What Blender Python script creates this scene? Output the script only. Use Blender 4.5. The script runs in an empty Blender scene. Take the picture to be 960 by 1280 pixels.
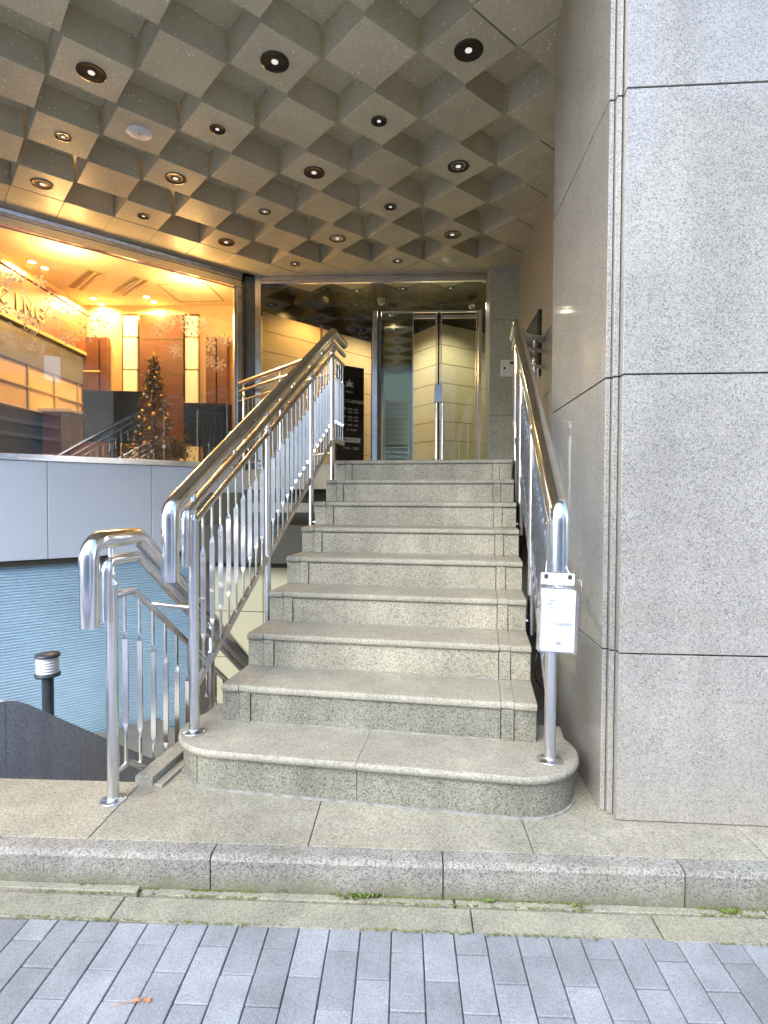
import bpy, bmesh, math, random
from mathutils import Vector, Matrix
random.seed(7)
R = math.radians
SC = bpy.context.scene
COL = SC.collection

# ------------------------------------------------------------------ camera
CAM_H = 1.400; PITCH = -0.0256; ROLL = 0.0039; FPX = 702.16
cd = bpy.data.cameras.new('camera')
cd.sensor_fit = 'HORIZONTAL'; cd.sensor_width = 36.0; cd.lens = 36.0 * FPX / 960.0
cd.clip_start = 0.05; cd.clip_end = 800
cam = bpy.data.objects.new('camera', cd); COL.objects.link(cam)
_F = Vector((0, math.cos(PITCH), math.sin(PITCH))); _U0 = Vector((0, -math.sin(PITCH), math.cos(PITCH))); _R0 = Vector((1, 0, 0))
_R = _R0 * math.cos(ROLL) + _U0 * math.sin(ROLL); _U = _U0 * math.cos(ROLL) - _R0 * math.sin(ROLL)
cam.matrix_world = Matrix(((_R.x, _U.x, -_F.x, 0), (_R.y, _U.y, -_F.y, 0), (_R.z, _U.z, -_F.z, CAM_H), (0, 0, 0, 1)))
SC.camera = cam

# ------------------------------------------------------------------ world, sun, exposure
SUN_EL, SUN_AZ = 42.0, 218.0        # azimuth clockwise from +Y: the sun stands behind the viewer, a little to the left
w = bpy.data.worlds.new('World'); SC.world = w; w.use_nodes = True
nt = w.node_tree; nt.nodes.clear()
sky = nt.nodes.new('ShaderNodeTexSky'); sky.sky_type = 'NISHITA'; sky.sun_disc = False
sky.sun_elevation = R(SUN_EL); sky.sun_rotation = R(SUN_AZ)
sky.dust_density = 1.5; sky.air_density = 1.0; sky.ozone_density = 1.0
bg = nt.nodes.new('ShaderNodeBackground'); bg.inputs[1].default_value = 0.15
wo = nt.nodes.new('ShaderNodeOutputWorld')
nt.links.new(sky.outputs[0], bg.inputs[0]); nt.links.new(bg.outputs[0], wo.inputs[0])
sl = bpy.data.lights.new('sun', 'SUN'); sl.energy = 0.6; sl.angle = R(60); sl.color = (1.0, 0.99, 0.96)
so = bpy.data.objects.new('sun', sl); COL.objects.link(so)
sd = Vector((math.sin(R(SUN_AZ)) * math.cos(R(SUN_EL)), math.cos(R(SUN_AZ)) * math.cos(R(SUN_EL)), math.sin(R(SUN_EL))))
so.rotation_euler = sd.to_track_quat('Z', 'Y').to_euler()
vs = SC.view_settings; vs.view_transform = 'Standard'; vs.look = 'None'; vs.gamma = 1.0; vs.use_curve_mapping = False
vs.exposure = 2.32
cy = SC.cycles
cy.use_denoising = True
cy.max_bounces = 9; cy.diffuse_bounces = 4; cy.glossy_bounces = 5; cy.transmission_bounces = 6; cy.transparent_max_bounces = 12
cy.caustics_reflective = False; cy.caustics_refractive = False; cy.sample_clamp_indirect = 8.0

# ------------------------------------------------------------------ materials
MATS = {}
def newmat(name):
    m = bpy.data.materials.new(name); m.use_nodes = True; MATS[name] = m
    n = m.node_tree.nodes; b = n['Principled BSDF']
    return m, m.node_tree, b
def plain(name, col, rough=0.5, metal=0.0, spec=0.5, noise=0.0, nscale=8.0, bump=0.0, bscale=60.0, coat=0.0):
    m, t, b = newmat(name)
    b.inputs['Base Color'].default_value = (*col, 1); b.inputs['Roughness'].default_value = rough
    b.inputs['Metallic'].default_value = metal; b.inputs['Specular IOR Level'].default_value = spec
    b.inputs['Coat Weight'].default_value = coat
    g = t.nodes.new('ShaderNodeNewGeometry')
    if noise > 0:
        nz = t.nodes.new('ShaderNodeTexNoise'); nz.inputs['Scale'].default_value = nscale; nz.inputs['Detail'].default_value = 5
        t.links.new(g.outputs['Position'], nz.inputs['Vector'])
        r = t.nodes.new('ShaderNodeValToRGB')
        lo = tuple(c * (1 - noise) for c in col); hi = tuple(min(1, c * (1 + noise)) for c in col)
        r.color_ramp.elements[0].position = 0.3; r.color_ramp.elements[0].color = (*lo, 1)
        r.color_ramp.elements[1].position = 0.7; r.color_ramp.elements[1].color = (*hi, 1)
        t.links.new(nz.outputs['Fac'], r.inputs['Fac']); t.links.new(r.outputs['Color'], b.inputs['Base Color'])
        mr = t.nodes.new('ShaderNodeMapRange'); mr.inputs['To Min'].default_value = max(0.02, rough * 0.8); mr.inputs['To Max'].default_value = min(1, rough * 1.25)
        t.links.new(nz.outputs['Fac'], mr.inputs['Value']); t.links.new(mr.outputs['Result'], b.inputs['Roughness'])
    if bump > 0:
        n2 = t.nodes.new('ShaderNodeTexNoise'); n2.inputs['Scale'].default_value = bscale; n2.inputs['Detail'].default_value = 4
        t.links.new(g.outputs['Position'], n2.inputs['Vector'])
        bp = t.nodes.new('ShaderNodeBump'); bp.inputs['Strength'].default_value = bump; bp.inputs['Distance'].default_value = 0.004
        t.links.new(n2.outputs['Fac'], bp.inputs['Height']); t.links.new(bp.outputs['Normal'], b.inputs['Normal'])
    return m

def granite(name, base, dark, warm, scale=150.0, pdark=0.13, pmid=0.42, rough=0.6, bump=0.25, stain=0.12, moss=0.0, rnd=0.0, coat=0.0, ztint=None):
    """speckled stone: crystals picked per Voronoi cell at two sizes, broad mottling, per-piece tint"""
    gr = lambda c: (c[0] * 0.975, c[1] * 0.99, c[2] * 1.0)      # the local stone leans slightly to green
    base, dark, warm = gr(base), gr(dark), gr(warm)
    m, t, b = newmat(name); L = t.links.new; N = t.nodes.new
    g = N('ShaderNodeNewGeometry')
    v1 = N('ShaderNodeTexVoronoi'); v1.inputs['Scale'].default_value = scale; v1.inputs['Randomness'].default_value = 1.0
    nzd = N('ShaderNodeTexNoise'); nzd.inputs['Scale'].default_value = scale * 0.9
    mx = N('ShaderNodeVectorMath'); mx.operation = 'MULTIPLY_ADD'
    L(g.outputs['Position'], nzd.inputs['Vector'])
    L(nzd.outputs['Color'], mx.inputs[0]); mx.inputs[1].default_value = (0.006,) * 3; L(g.outputs['Position'], mx.inputs[2])
    L(mx.outputs[0], v1.inputs['Vector'])
    sp = N('ShaderNodeSeparateColor'); L(v1.outputs['Color'], sp.inputs[0])
    r = N('ShaderNodeValToRGB'); r.color_ramp.interpolation = 'CONSTANT'
    e = r.color_ramp.elements
    mid = tuple(0.55 * x + 0.45 * y for x, y in zip(base, dark))
    e[0].position = 0.0; e[0].color = (*dark, 1); e[1].position = pdark; e[1].color = (*mid, 1)
    x = e.new(pmid); x.color = (*base, 1); x = e.new(0.72); x.color = (*warm, 1)
    x = e.new(0.9); x.color = (*tuple(min(1, c * 1.22) for c in base), 1)
    L(sp.outputs[0], r.inputs['Fac'])
    big = N('ShaderNodeTexNoise'); big.inputs['Scale'].default_value = 2.3; big.inputs['Detail'].default_value = 6; big.inputs['Roughness'].default_value = 0.65
    L(g.outputs['Position'], big.inputs['Vector'])
    mr = N('ShaderNodeMapRange'); mr.inputs['From Min'].default_value = 0.3; mr.inputs['From Max'].default_value = 0.7
    mr.inputs['To Min'].default_value = 1 - stain; mr.inputs['To Max'].default_value = 1 + stain * 0.5
    L(big.outputs['Fac'], mr.inputs['Value'])
    sm_ = N('ShaderNodeVectorMath'); sm_.operation = 'MULTIPLY'; sm_.inputs[1].default_value = (7, 7, 0.7); L(g.outputs['Position'], sm_.inputs[0])
    sn = N('ShaderNodeTexNoise'); sn.inputs['Scale'].default_value = 1.0; sn.inputs['Detail'].default_value = 5; L(sm_.outputs[0], sn.inputs['Vector'])
    smr = N('ShaderNodeMapRange'); smr.inputs['From Min'].default_value = 0.35; smr.inputs['From Max'].default_value = 0.65
    smr.inputs['To Min'].default_value = 1 - stain * 0.6; smr.inputs['To Max'].default_value = 1 + stain * 0.25; L(sn.outputs['Fac'], smr.inputs['Value'])
    sxx = N('ShaderNodeMath'); sxx.operation = 'MULTIPLY'; L(mr.outputs[0], sxx.inputs[0]); L(smr.outputs[0], sxx.inputs[1]); mr = sxx
    oi = N('ShaderNodeObjectInfo')
    mr2 = N('ShaderNodeMapRange'); mr2.inputs['To Min'].default_value = 1 - rnd; mr2.inputs['To Max'].default_value = 1 + rnd
    L(oi.outputs['Random'], mr2.inputs['Value'])
    mm = N('ShaderNodeMath'); mm.operation = 'MULTIPLY'; L(mr.outputs[0], mm.inputs[0]); L(mr2.outputs[0], mm.inputs[1])
    vm = N('ShaderNodeVectorMath'); vm.operation = 'SCALE'; L(r.outputs['Color'], vm.inputs[0]); L(mm.outputs[0], vm.inputs['Scale'])
    out = vm.outputs[0]
    if moss > 0:
        mn = N('ShaderNodeTexNoise'); mn.inputs['Scale'].default_value = 7; mn.inputs['Detail'].default_value = 7
        L(g.outputs['Position'], mn.inputs['Vector'])
        mrm = N('ShaderNodeMapRange'); mrm.inputs['From Min'].default_value = 0.5; mrm.inputs['From Max'].default_value = 0.68; mrm.inputs['To Max'].default_value = moss
        L(mn.outputs['Fac'], mrm.inputs['Value'])
        mc = N('ShaderNodeMix'); mc.data_type = 'RGBA'; mc.inputs['B'].default_value = (0.21, 0.22, 0.09, 1)
        L(mrm.outputs[0], mc.inputs['Factor']); L(out, mc.inputs['A']); out = mc.outputs['Result']
    if ztint:                                   # grime or algae climbing from the ground with a ragged edge
        zt0, zt1, zc, zs = ztint
        sz = N('ShaderNodeSeparateXYZ'); L(g.outputs['Position'], sz.inputs[0])
        zn = N('ShaderNodeTexNoise'); zn.inputs['Scale'].default_value = 9; zn.inputs['Detail'].default_value = 6; L(g.outputs['Position'], zn.inputs['Vector'])
        za = N('ShaderNodeMath'); za.operation = 'MULTIPLY_ADD'; L(zn.outputs['Fac'], za.inputs[0]); za.inputs[1].default_value = -(zt1 - zt0) * 1.6; L(sz.outputs['Z'], za.inputs[2])
        zm = N('ShaderNodeMapRange'); zm.inputs['From Min'].default_value = zt1 - (zt1 - zt0) * 0.8; zm.inputs['From Max'].default_value = zt0 - (zt1 - zt0) * 0.8; zm.inputs['To Min'].default_value = 0; zm.inputs['To Max'].default_value = zs
        L(za.outputs[0], zm.inputs['Value'])
        zx = N('ShaderNodeMix'); zx.data_type = 'RGBA'; zx.inputs['B'].default_value = (*zc, 1); L(zm.outputs[0], zx.inputs['Factor']); L(out, zx.inputs['A']); out = zx.outputs['Result']
    L(out, b.inputs['Base Color'])
    b.inputs['Roughness'].default_value = rough; b.inputs['Coat Weight'].default_value = coat; b.inputs['Coat Roughness'].default_value = 0.07; b.inputs['Coat IOR'].default_value = 1.75
    bp = N('ShaderNodeBump'); bp.inputs['Strength'].default_value = bump; bp.inputs['Distance'].default_value = 0.002
    L(sp.outputs[1], bp.inputs['Height']); L(bp.outputs['Normal'], b.inputs['Normal'])
    return m

def glassmat(name, tint, boost=1.0, rough=0.0):
    m = bpy.data.materials.new(name); m.use_nodes = True; MATS[name] = m
    t = m.node_tree; t.nodes.clear(); L = t.links.new; N = t.nodes.new
    tr = N('ShaderNodeBsdfTransparent'); tr.inputs[0].default_value = (*tint, 1)
    gl = N('ShaderNodeBsdfGlossy'); gl.inputs['Roughness'].default_value = rough; gl.inputs[0].default_value = (1, 1, 1, 1)
    ge = N('ShaderNodeNewGeometry'); dt = N('ShaderNodeVectorMath'); dt.operation = 'DOT_PRODUCT'
    L(ge.outputs['Normal'], dt.inputs[0]); L(ge.outputs['Incoming'], dt.inputs[1])
    ab = N('ShaderNodeMath'); ab.operation = 'ABSOLUTE'; L(dt.outputs['Value'], ab.inputs[0])
    om = N('ShaderNodeMath'); om.operation = 'SUBTRACT'; om.inputs[0].default_value = 1.0; L(ab.outputs[0], om.inputs[1])
    pw = N('ShaderNodeMath'); pw.operation = 'POWER'; L(om.outputs[0], pw.inputs[0]); pw.inputs[1].default_value = 5.0
    fr = N('ShaderNodeMath'); fr.operation = 'MULTIPLY_ADD'; L(pw.outputs[0], fr.inputs[0]); fr.inputs[1].default_value = 0.8; fr.inputs[2].default_value = 0.04
    mu = N('ShaderNodeMath'); mu.operation = 'MULTIPLY'; mu.inputs[1].default_value = boost; mu.use_clamp = True
    mi = N('ShaderNodeMixShader'); o = N('ShaderNodeOutputMaterial')
    L(fr.outputs[0], mu.inputs[0]); L(mu.outputs[0], mi.inputs[0]); L(tr.outputs[0], mi.inputs[1]); L(gl.outputs[0], mi.inputs[2]); L(mi.outputs[0], o.inputs[0])
    return m
def emit(name, col, s):
    m = bpy.data.materials.new(name); m.use_nodes = True; MATS[name] = m
    b = m.node_tree.nodes['Principled BSDF']; b.inputs['Base Color'].default_value = (0.8, 0.8, 0.8, 1)
    b.inputs['Emission Color'].default_value = (*col, 1); b.inputs['Emission Strength'].default_value = s
    return m

G_STEP = granite('step_granite', (0.358, 0.342, 0.274), (0.193, 0.183, 0.144), (0.370, 0.348, 0.274), 240, 0.09, 0.32, 0.62, 0.25, 0.20, rnd=0.03)
G_RISER = granite('riser_granite', (0.403, 0.383, 0.301), (0.163, 0.151, 0.115), (0.421, 0.387, 0.298), 230, 0.12, 0.40, 0.62, 0.3, 0.26, rnd=0.04)
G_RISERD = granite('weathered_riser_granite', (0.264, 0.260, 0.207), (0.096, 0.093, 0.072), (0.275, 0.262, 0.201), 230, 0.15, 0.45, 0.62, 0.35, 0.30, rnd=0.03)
G_PILLAR = granite('pillar_granite', (0.334, 0.324, 0.293), (0.159, 0.155, 0.141), (0.338, 0.319, 0.282), 240, 0.13, 0.42, 0.34, 0.08, 0.13, coat=0.6, rnd=0.045, ztint=(0.1, 1.1, (0.30, 0.27, 0.22), 0.30))
G_WALL = granite('wall_granite', (0.437, 0.414, 0.336), (0.230, 0.216, 0.168), (0.460, 0.426, 0.336), 190, 0.12, 0.4, 0.5, 0.1, 0.08)
G_KERB = granite('kerb_granite', (0.301, 0.295, 0.264), (0.123, 0.121, 0.107), (0.308, 0.292, 0.252), 220, 0.16, 0.45, 0.65, 0.35, 0.28, moss=0.12, rnd=0.07, ztint=(0.0, 0.07, (0.13, 0.13, 0.07), 0.75))
G_LAND = granite('landing_granite', (0.341, 0.324, 0.251), (0.192, 0.181, 0.136), (0.349, 0.324, 0.245), 215, 0.14, 0.42, 0.62, 0.3, 0.20, rnd=0.04)
G_GREY = granite('grey_granite', (0.58, 0.59, 0.64), (0.32, 0.32, 0.35), (0.58, 0.59, 0.62), 230, 0.15, 0.45, 0.5, 0.15, 0.15, rnd=0.08)
G_GUT = granite('gutter_concrete', (0.324, 0.310, 0.234), (0.207, 0.195, 0.145), (0.351, 0.330, 0.252), 260, 0.14, 0.45, 0.85, 0.5, 0.26, moss=0.22)
G_PAVE = granite('paver_concrete', (0.283, 0.302, 0.320), (0.193, 0.204, 0.218), (0.300, 0.310, 0.320), 420, 0.12, 0.4, 0.9, 0.5, 0.22, rnd=0.17)
G_POST = granite('dark_granite', (0.17, 0.18, 0.145), (0.06, 0.06, 0.05), (0.18, 0.18, 0.15), 200, 0.2, 0.5, 0.25, 0.05, 0.1)
JOINT = plain('joint_mortar', (0.07, 0.068, 0.06), 0.9, noise=0.3, nscale=30)
JOINTL = plain('pale_mortar', (0.26, 0.26, 0.235), 0.9, noise=0.3, nscale=30)
CHROME = plain('polished_steel', (0.80, 0.80, 0.82), 0.15, 1.0, noise=0.10, nscale=14)
BRUSH = plain('brushed_steel', (0.72, 0.725, 0.74), 0.22, 1.0, noise=0.05, nscale=20)
FLATM = plain('flat_bar_steel', (0.74, 0.745, 0.76), 0.16, 1.0, noise=0.05, nscale=15)
PANEL = plain('parapet_panel', (0.80, 0.88, 0.98), 0.32, 0.0, 0.6, noise=0.04, nscale=1.5)
RIB = plain('ribbed_metal', (0.56, 0.77, 0.90), 0.4, 0.0, 0.5, noise=0.10, nscale=1.2)
CREAM = plain('cream_paint', (0.60, 0.57, 0.38), 0.6, noise=0.06, nscale=3)
DARKO = plain('dark_olive', (0.075, 0.075, 0.055), 0.7, noise=0.2, nscale=4)
CONC = plain('concrete', (0.22, 0.22, 0.20), 0.85, noise=0.2, nscale=4, bump=0.3)
BLACK = plain('black_gloss', (0.008, 0.008, 0.007), 0.25, 0.0, 0.5)
DSTEEL = plain('dark_post_paint', (0.05, 0.065, 0.075), 0.4, 0.3, 0.5, noise=0.15)
BRONZE = plain('bronze_trim', (0.05, 0.042, 0.035), 0.22, 0.6, noise=0.1)
IWALL = plain('interior_wall', (0.68, 0.49, 0.27), 0.7, noise=0.04, nscale=2)
ICEIL = plain('interior_ceiling', (0.80, 0.70, 0.50), 0.8, noise=0.03, nscale=2)
IBEIGE = plain('lobby_wall', (0.74, 0.66, 0.47), 0.55, noise=0.05, nscale=2)
BROWN = plain('brown_cabinet', (0.14, 0.055, 0.025), 0.35, noise=0.2, nscale=5)
YELLOW = plain('yellow_panel', (0.80, 0.62, 0.20), 0.5, noise=0.05)
OLIVE = plain('olive_column', (0.36, 0.33, 0.16), 0.5, noise=0.08)
WHITE = plain('white_plastic', (0.80, 0.80, 0.78), 0.35, noise=0.02)
PAPER = plain('white_paper', (0.92, 0.93, 0.94), 0.6, noise=0.02)
PRINT = plain('grey_print', (0.38, 0.40, 0.40), 0.7)
SPRINT = plain('pale_print', (0.50, 0.50, 0.46), 0.6)
STICK = plain('white_sticker', (0.85, 0.84, 0.80), 0.6)
_t = STICK.node_tree; _tl = _t.nodes.new('ShaderNodeBsdfTranslucent'); _tl.inputs[0].default_value = (0.9, 0.88, 0.84, 1)
_ad = _t.nodes.new('ShaderNodeMixShader'); _ad.inputs[0].default_value = 0.55
_t.links.new(_t.nodes['Principled BSDF'].outputs[0], _ad.inputs[1]); _t.links.new(_tl.outputs[0], _ad.inputs[2]); _t.links.new(_ad.outputs[0], _t.nodes['Material Output'].inputs[0])
CREAMP = plain('clip_plastic', (0.74, 0.73, 0.62), 0.4)
WOODB = plain('red_brown_frame', (0.17, 0.065, 0.03), 0.3, noise=0.25, nscale=12)
FOLI = plain('tree_needles', (0.10, 0.095, 0.045), 0.6, noise=0.4, nscale=20)
MOSSM = plain('moss_green', (0.12, 0.165, 0.03), 0.8, noise=0.4, nscale=40)
LEAFM = plain('dry_leaf', (0.52, 0.22, 0.10), 0.7, noise=0.3, nscale=60)
GOLD = plain('gold_ornament', (0.75, 0.48, 0.12), 0.25, 0.7)
REDO = plain('red_ornament', (0.5, 0.08, 0.05), 0.3, 0.2)
CARPET = plain('interior_floor', (0.52, 0.42, 0.30), 0.6, noise=0.1)
ASPH = plain('asphalt', (0.05, 0.05, 0.052), 0.9, noise=0.25, nscale=8, bump=0.4)
FARP = plain('far_paving', (0.30, 0.31, 0.34), 0.9, noise=0.15, nscale=5)
FACG = plain('facade_grey', (0.36, 0.37, 0.38), 0.6, noise=0.08)
FACB = plain('facade_beige', (0.66, 0.64, 0.60), 0.6, noise=0.08)
FWIN = plain('facade_window', (0.10, 0.13, 0.15), 0.08, 0.0, 0.8)
GLASS = glassmat('clear_glass', (0.97, 0.98, 0.96), 1.35)
GLASSD = glassmat('lobby_glass', (0.90, 0.93, 0.86), 1.5)
ACRYL = glassmat('clear_acrylic', (0.95, 0.96, 0.985), 2.0, 0.08)
MIRROR = plain('mirror_panel', (0.50, 0.46, 0.34), 0.05, 1.0)
LAMPW = emit('lit_lens', (1.0, 0.97, 0.90), 0.12)
SPOTW = emit('lit_warm_spot', (1.0, 0.90, 0.62), 4.0)
LIGHTW = emit('lit_yellow_panel', (1.0, 0.70, 0.20), 0.06)
COVE = emit('lit_cove', (1.0, 0.86, 0.55), 0.35)
FROST = plain('frosted_lamp_glass', (0.78, 0.80, 0.80), 0.3)

def ceilmat():
    m, t, b = newmat('sparkling_ceiling_stone'); L = t.links.new; N = t.nodes.new
    g = N('ShaderNodeNewGeometry')
    nz = N('ShaderNodeTexNoise'); nz.inputs['Scale'].default_value = 90; nz.inputs['Detail'].default_value = 4; L(g.outputs['Position'], nz.inputs['Vector'])
    r = N('ShaderNodeValToRGB'); r.color_ramp.elements[0].position = 0.32; r.color_ramp.elements[0].color = (0.54, 0.49, 0.345, 1)
    r.color_ramp.elements[1].position = 0.7; r.color_ramp.elements[1].color = (0.70, 0.64, 0.46, 1); L(nz.outputs['Fac'], r.inputs['Fac'])
    v = N('ShaderNodeTexVoronoi'); v.inputs['Scale'].default_value = 30; L(g.outputs['Position'], v.inputs['Vector'])
    sp = N('ShaderNodeSeparateColor'); L(v.outputs['Color'], sp.inputs[0])
    a = N('ShaderNodeMath'); a.operation = 'GREATER_THAN'; a.inputs[1].default_value = 0.52; L(sp.outputs[0], a.inputs[0])
    mrr = N('ShaderNodeMapRange'); mrr.inputs['To Min'].default_value = 0.06; mrr.inputs['To Max'].default_value = 0.2; L(sp.outputs[1], mrr.inputs['Value'])
    d = N('ShaderNodeMath'); d.operation = 'LESS_THAN'; L(v.outputs['Distance'], d.inputs[0]); L(mrr.outputs[0], d.inputs[1])
    mu = N('ShaderNodeMath'); mu.operation = 'MULTIPLY'; L(a.outputs[0], mu.inputs[0]); L(d.outputs[0], mu.inputs[1])
    mx = N('ShaderNodeMix'); mx.data_type = 'RGBA'; mx.inputs['B'].default_value = (0.95, 0.93, 0.84, 1)
    oi = N('ShaderNodeObjectInfo'); om = N('ShaderNodeMapRange'); om.inputs['To Min'].default_value = 0.92; om.inputs['To Max'].default_value = 1.07; L(oi.outputs['Random'], om.inputs['Value'])
    st_ = N('ShaderNodeTexNoise'); st_.inputs['Scale'].default_value = 3.2; st_.inputs['Detail'].default_value = 6; L(g.outputs['Position'], st_.inputs['Vector'])
    sm2 = N('ShaderNodeMapRange'); sm2.inputs['From Min'].default_value = 0.35; sm2.inputs['From Max'].default_value = 0.65; sm2.inputs['To Min'].default_value = 0.9; sm2.inputs['To Max'].default_value = 1.05; L(st_.outputs['Fac'], sm2.inputs['Value'])
    o2 = N('ShaderNodeMath'); o2.operation = 'MULTIPLY'; L(om.outputs[0], o2.inputs[0]); L(sm2.outputs[0], o2.inputs[1])
    vs_ = N('ShaderNodeVectorMath'); vs_.operation = 'SCALE'; L(r.outputs['Color'], vs_.inputs[0]); L(o2.outputs[0], vs_.inputs['Scale'])
    L(mu.outputs[0], mx.inputs['Factor']); L(vs_.outputs[0], mx.inputs['A']); L(mx.outputs['Result'], b.inputs['Base Color'])
    b.inputs['Roughness'].default_value = 0.42
    bp = N('ShaderNodeBump'); bp.inputs['Strength'].default_value = 0.15; bp.inputs['Distance'].default_value = 0.002
    L(nz.outputs['Fac'], bp.inputs['Height']); L(bp.outputs['Normal'], b.inputs['Normal'])
    return m
CEILM = ceilmat()

# ------------------------------------------------------------------ frames (right-handed local axes: l to the right, d away, z up)
def frame(ox, oy, yaw):
    c, s = math.cos(yaw), math.sin(yaw)
    return lambda l, d, z=0.0: Vector((ox + l * c - d * s, oy + l * s + d * c, z))
ID = lambda l, d, z=0.0: Vector((l, d, z))
ZL = 0.1247                                  # stone landing above the pavement
RISE, GO, SW = 0.1775, 0.315, 1.504          # main stair
ZT = ZL + 9 * RISE                           # upper floor
S = frame(-0.7964, 2.7328, -0.1684)          # main stair
P = frame(0.8856, 2.2609, -0.0701)           # pillar
K = frame(0.0, 1.93, R(-2.6))                # kerb
PV = frame(0.0, 1.785, -0.0355)              # pavers
Bd = frame(-0.7195, 2.8933, R(-4.6))         # building grid
WN = frame(-1.731, 6.78, R(40.3))            # window wall; l negative runs back towards the street, d inwards
HC = 4.04                                    # underside of the low ceiling blocks
def pt(x, y, Y):
    """point at distance Y on the sight line measured in the survey photograph"""
    d = _F + _R * ((x - 480) / FPX) - _U * ((y - 640) / FPX)
    t = Y / d.y
    return Vector((d.x * t, Y, CAM_H + d.z * t))
def pz(x, y, z):
    d = _F + _R * ((x - 480) / FPX) - _U * ((y - 640) / FPX)
    t = (z - CAM_H) / d.z
    return Vector((d.x * t, d.y * t, z))

# ------------------------------------------------------------------ mesh helper
class MB:
    def __init__(s): s.v = []; s.f = []; s.sm = []
    def add(s, vs, fs, smooth=False):
        o = len(s.v); s.v += [tuple(x) for x in vs]
        for f in fs: s.f.append([i + o for i in f]); s.sm.append(smooth)
        return s
    def box(s, F, l0, l1, d0, d1, z0, z1, ch=0.0, smooth=False):
        if ch <= 0:
            vs = [F(l, d, z) for z in (z0, z1) for d in (d0, d1) for l in (l0, l1)]
            return s.add(vs, [(0, 2, 3, 1), (4, 5, 7, 6), (0, 1, 5, 4), (2, 6, 7, 3), (0, 4, 6, 2), (1, 3, 7, 5)])
        X = (l0, l1); Y = (d0, d1); Z = (z0, z1); vs = []; idx = {}
        for i in (0, 1):
            for j in (0, 1):
                for k in (0, 1):
                    x, y, z = X[i], Y[j], Z[k]; ix = ch if i == 0 else -ch; iy = ch if j == 0 else -ch; iz = ch if k == 0 else -ch
                    idx[i, j, k, 0] = len(vs); vs.append(F(x, y + iy, z + iz))
                    idx[i, j, k, 1] = len(vs); vs.append(F(x + ix, y, z + iz))
                    idx[i, j, k, 2] = len(vs); vs.append(F(x + ix, y + iy, z))
        fs = []
        for i in (0, 1): fs.append([idx[i, 0, 0, 0], idx[i, 1, 0, 0], idx[i, 1, 1, 0], idx[i, 0, 1, 0]])
        for j in (0, 1): fs.append([idx[0, j, 0, 1], idx[1, j, 0, 1], idx[1, j, 1, 1], idx[0, j, 1, 1]])
        for k in (0, 1): fs.append([idx[0, 0, k, 2], idx[1, 0, k, 2], idx[1, 1, k, 2], idx[0, 1, k, 2]])
        for i in (0, 1):
            for j in (0, 1): fs.append([idx[i, j, 0, 0], idx[i, j, 0, 1], idx[i, j, 1, 1], idx[i, j, 1, 0]])
            for k in (0, 1): fs.append([idx[i, 0, k, 0], idx[i, 0, k, 2], idx[i, 1, k, 2], idx[i, 1, k, 0]])
        for j in (0, 1):
            for k in (0, 1): fs.append([idx[0, j, k, 1], idx[0, j, k, 2], idx[1, j, k, 2], idx[1, j, k, 1]])
        for i in (0, 1):
            for j in (0, 1):
                for k in (0, 1): fs.append([idx[i, j, k, 0], idx[i, j, k, 1], idx[i, j, k, 2]])
        return s.add(vs, fs, smooth)
    def prism(s, pts, z0, z1):
        """pts: list of (x, y) world, extruded in z"""
        n = len(pts)
        vs = [(x, y, z0) for x, y in pts] + [(x, y, z1) for x, y in pts]
        fs = [list(range(n))[::-1], [i + n for i in range(n)]] + [[i, (i + 1) % n, (i + 1) % n + n, i + n] for i in range(n)]
        return s.add(vs, fs)
    def sweep(s, F, prof, l0, l1, smooth=False):
        """profile of (d, z) extruded along l"""
        n = len(prof)
        vs = [F(l0, d, z) for d, z in prof] + [F(l1, d, z) for d, z in prof]
        fs = [[i, (i + 1) % n, (i + 1) % n + n, i + n] for i in range(n)]
        s.add(vs, fs, smooth); return s.add(vs, [list(range(n)), [i + n for i in range(n)][::-1]])
    def tube(s, pts, r, n=14, cap=True):
        pts = [Vector(p) for p in pts]; m = len(pts); ref = None; rings = []
        for i, p in enumerate(pts):
            t = (pts[min(i + 1, m - 1)] - pts[max(i - 1, 0)]).normalized()
            if ref is None: ref = t.orthogonal().normalized()
            ref = (ref - t * ref.dot(t)).normalized(); b = t.cross(ref)
            rr = r[i] if isinstance(r, (list, tuple)) else r
            rings.append([p + (ref * math.cos(a) + b * math.sin(a)) * rr for a in (2 * math.pi * k / n for k in range(n))])
        vs = [v for q in rings for v in q]
        fs = [[i * n + k, i * n + (k + 1) % n, (i + 1) * n + (k + 1) % n, (i + 1) * n + k] for i in range(m - 1) for k in range(n)]
        s.add(vs, fs, True)
        if cap:
            s.add(rings[0], [list(range(n))[::-1]]); s.add(rings[-1], [list(range(n))])
        return s
    def lathe(s, c, prof, n=24, smooth=True):
        """c centre, prof of (radius, z offset)"""
        c = Vector(c); vs = []
        for r, z in prof: vs += [c + Vector((r * math.cos(2 * math.pi * k / n), r * math.sin(2 * math.pi * k / n), z)) for k in range(n)]
        m = len(prof)
        fs = [[i * n + k, i * n + (k + 1) % n, (i + 1) * n + (k + 1) % n, (i + 1) * n + k] for i in range(m - 1) for k in range(n)]
        s.add(vs, fs, smooth)
        if prof[0][0] > 1e-6: s.add(vs[:n], [list(range(n))])
        if prof[-1][0] > 1e-6: s.add(vs[-n:], [list(range(n))])
        return s
    def mesh(s, name, recalc=True):
        me = bpy.data.meshes.new(name); me.from_pydata(s.v, [], s.f)
        me.polygons.foreach_set('use_smooth', s.sm); me.update()
        if recalc:
            b = bmesh.new(); b.from_mesh(me); bmesh.ops.recalc_face_normals(b, faces=b.faces); b.to_mesh(me); b.free()
        return me
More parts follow.
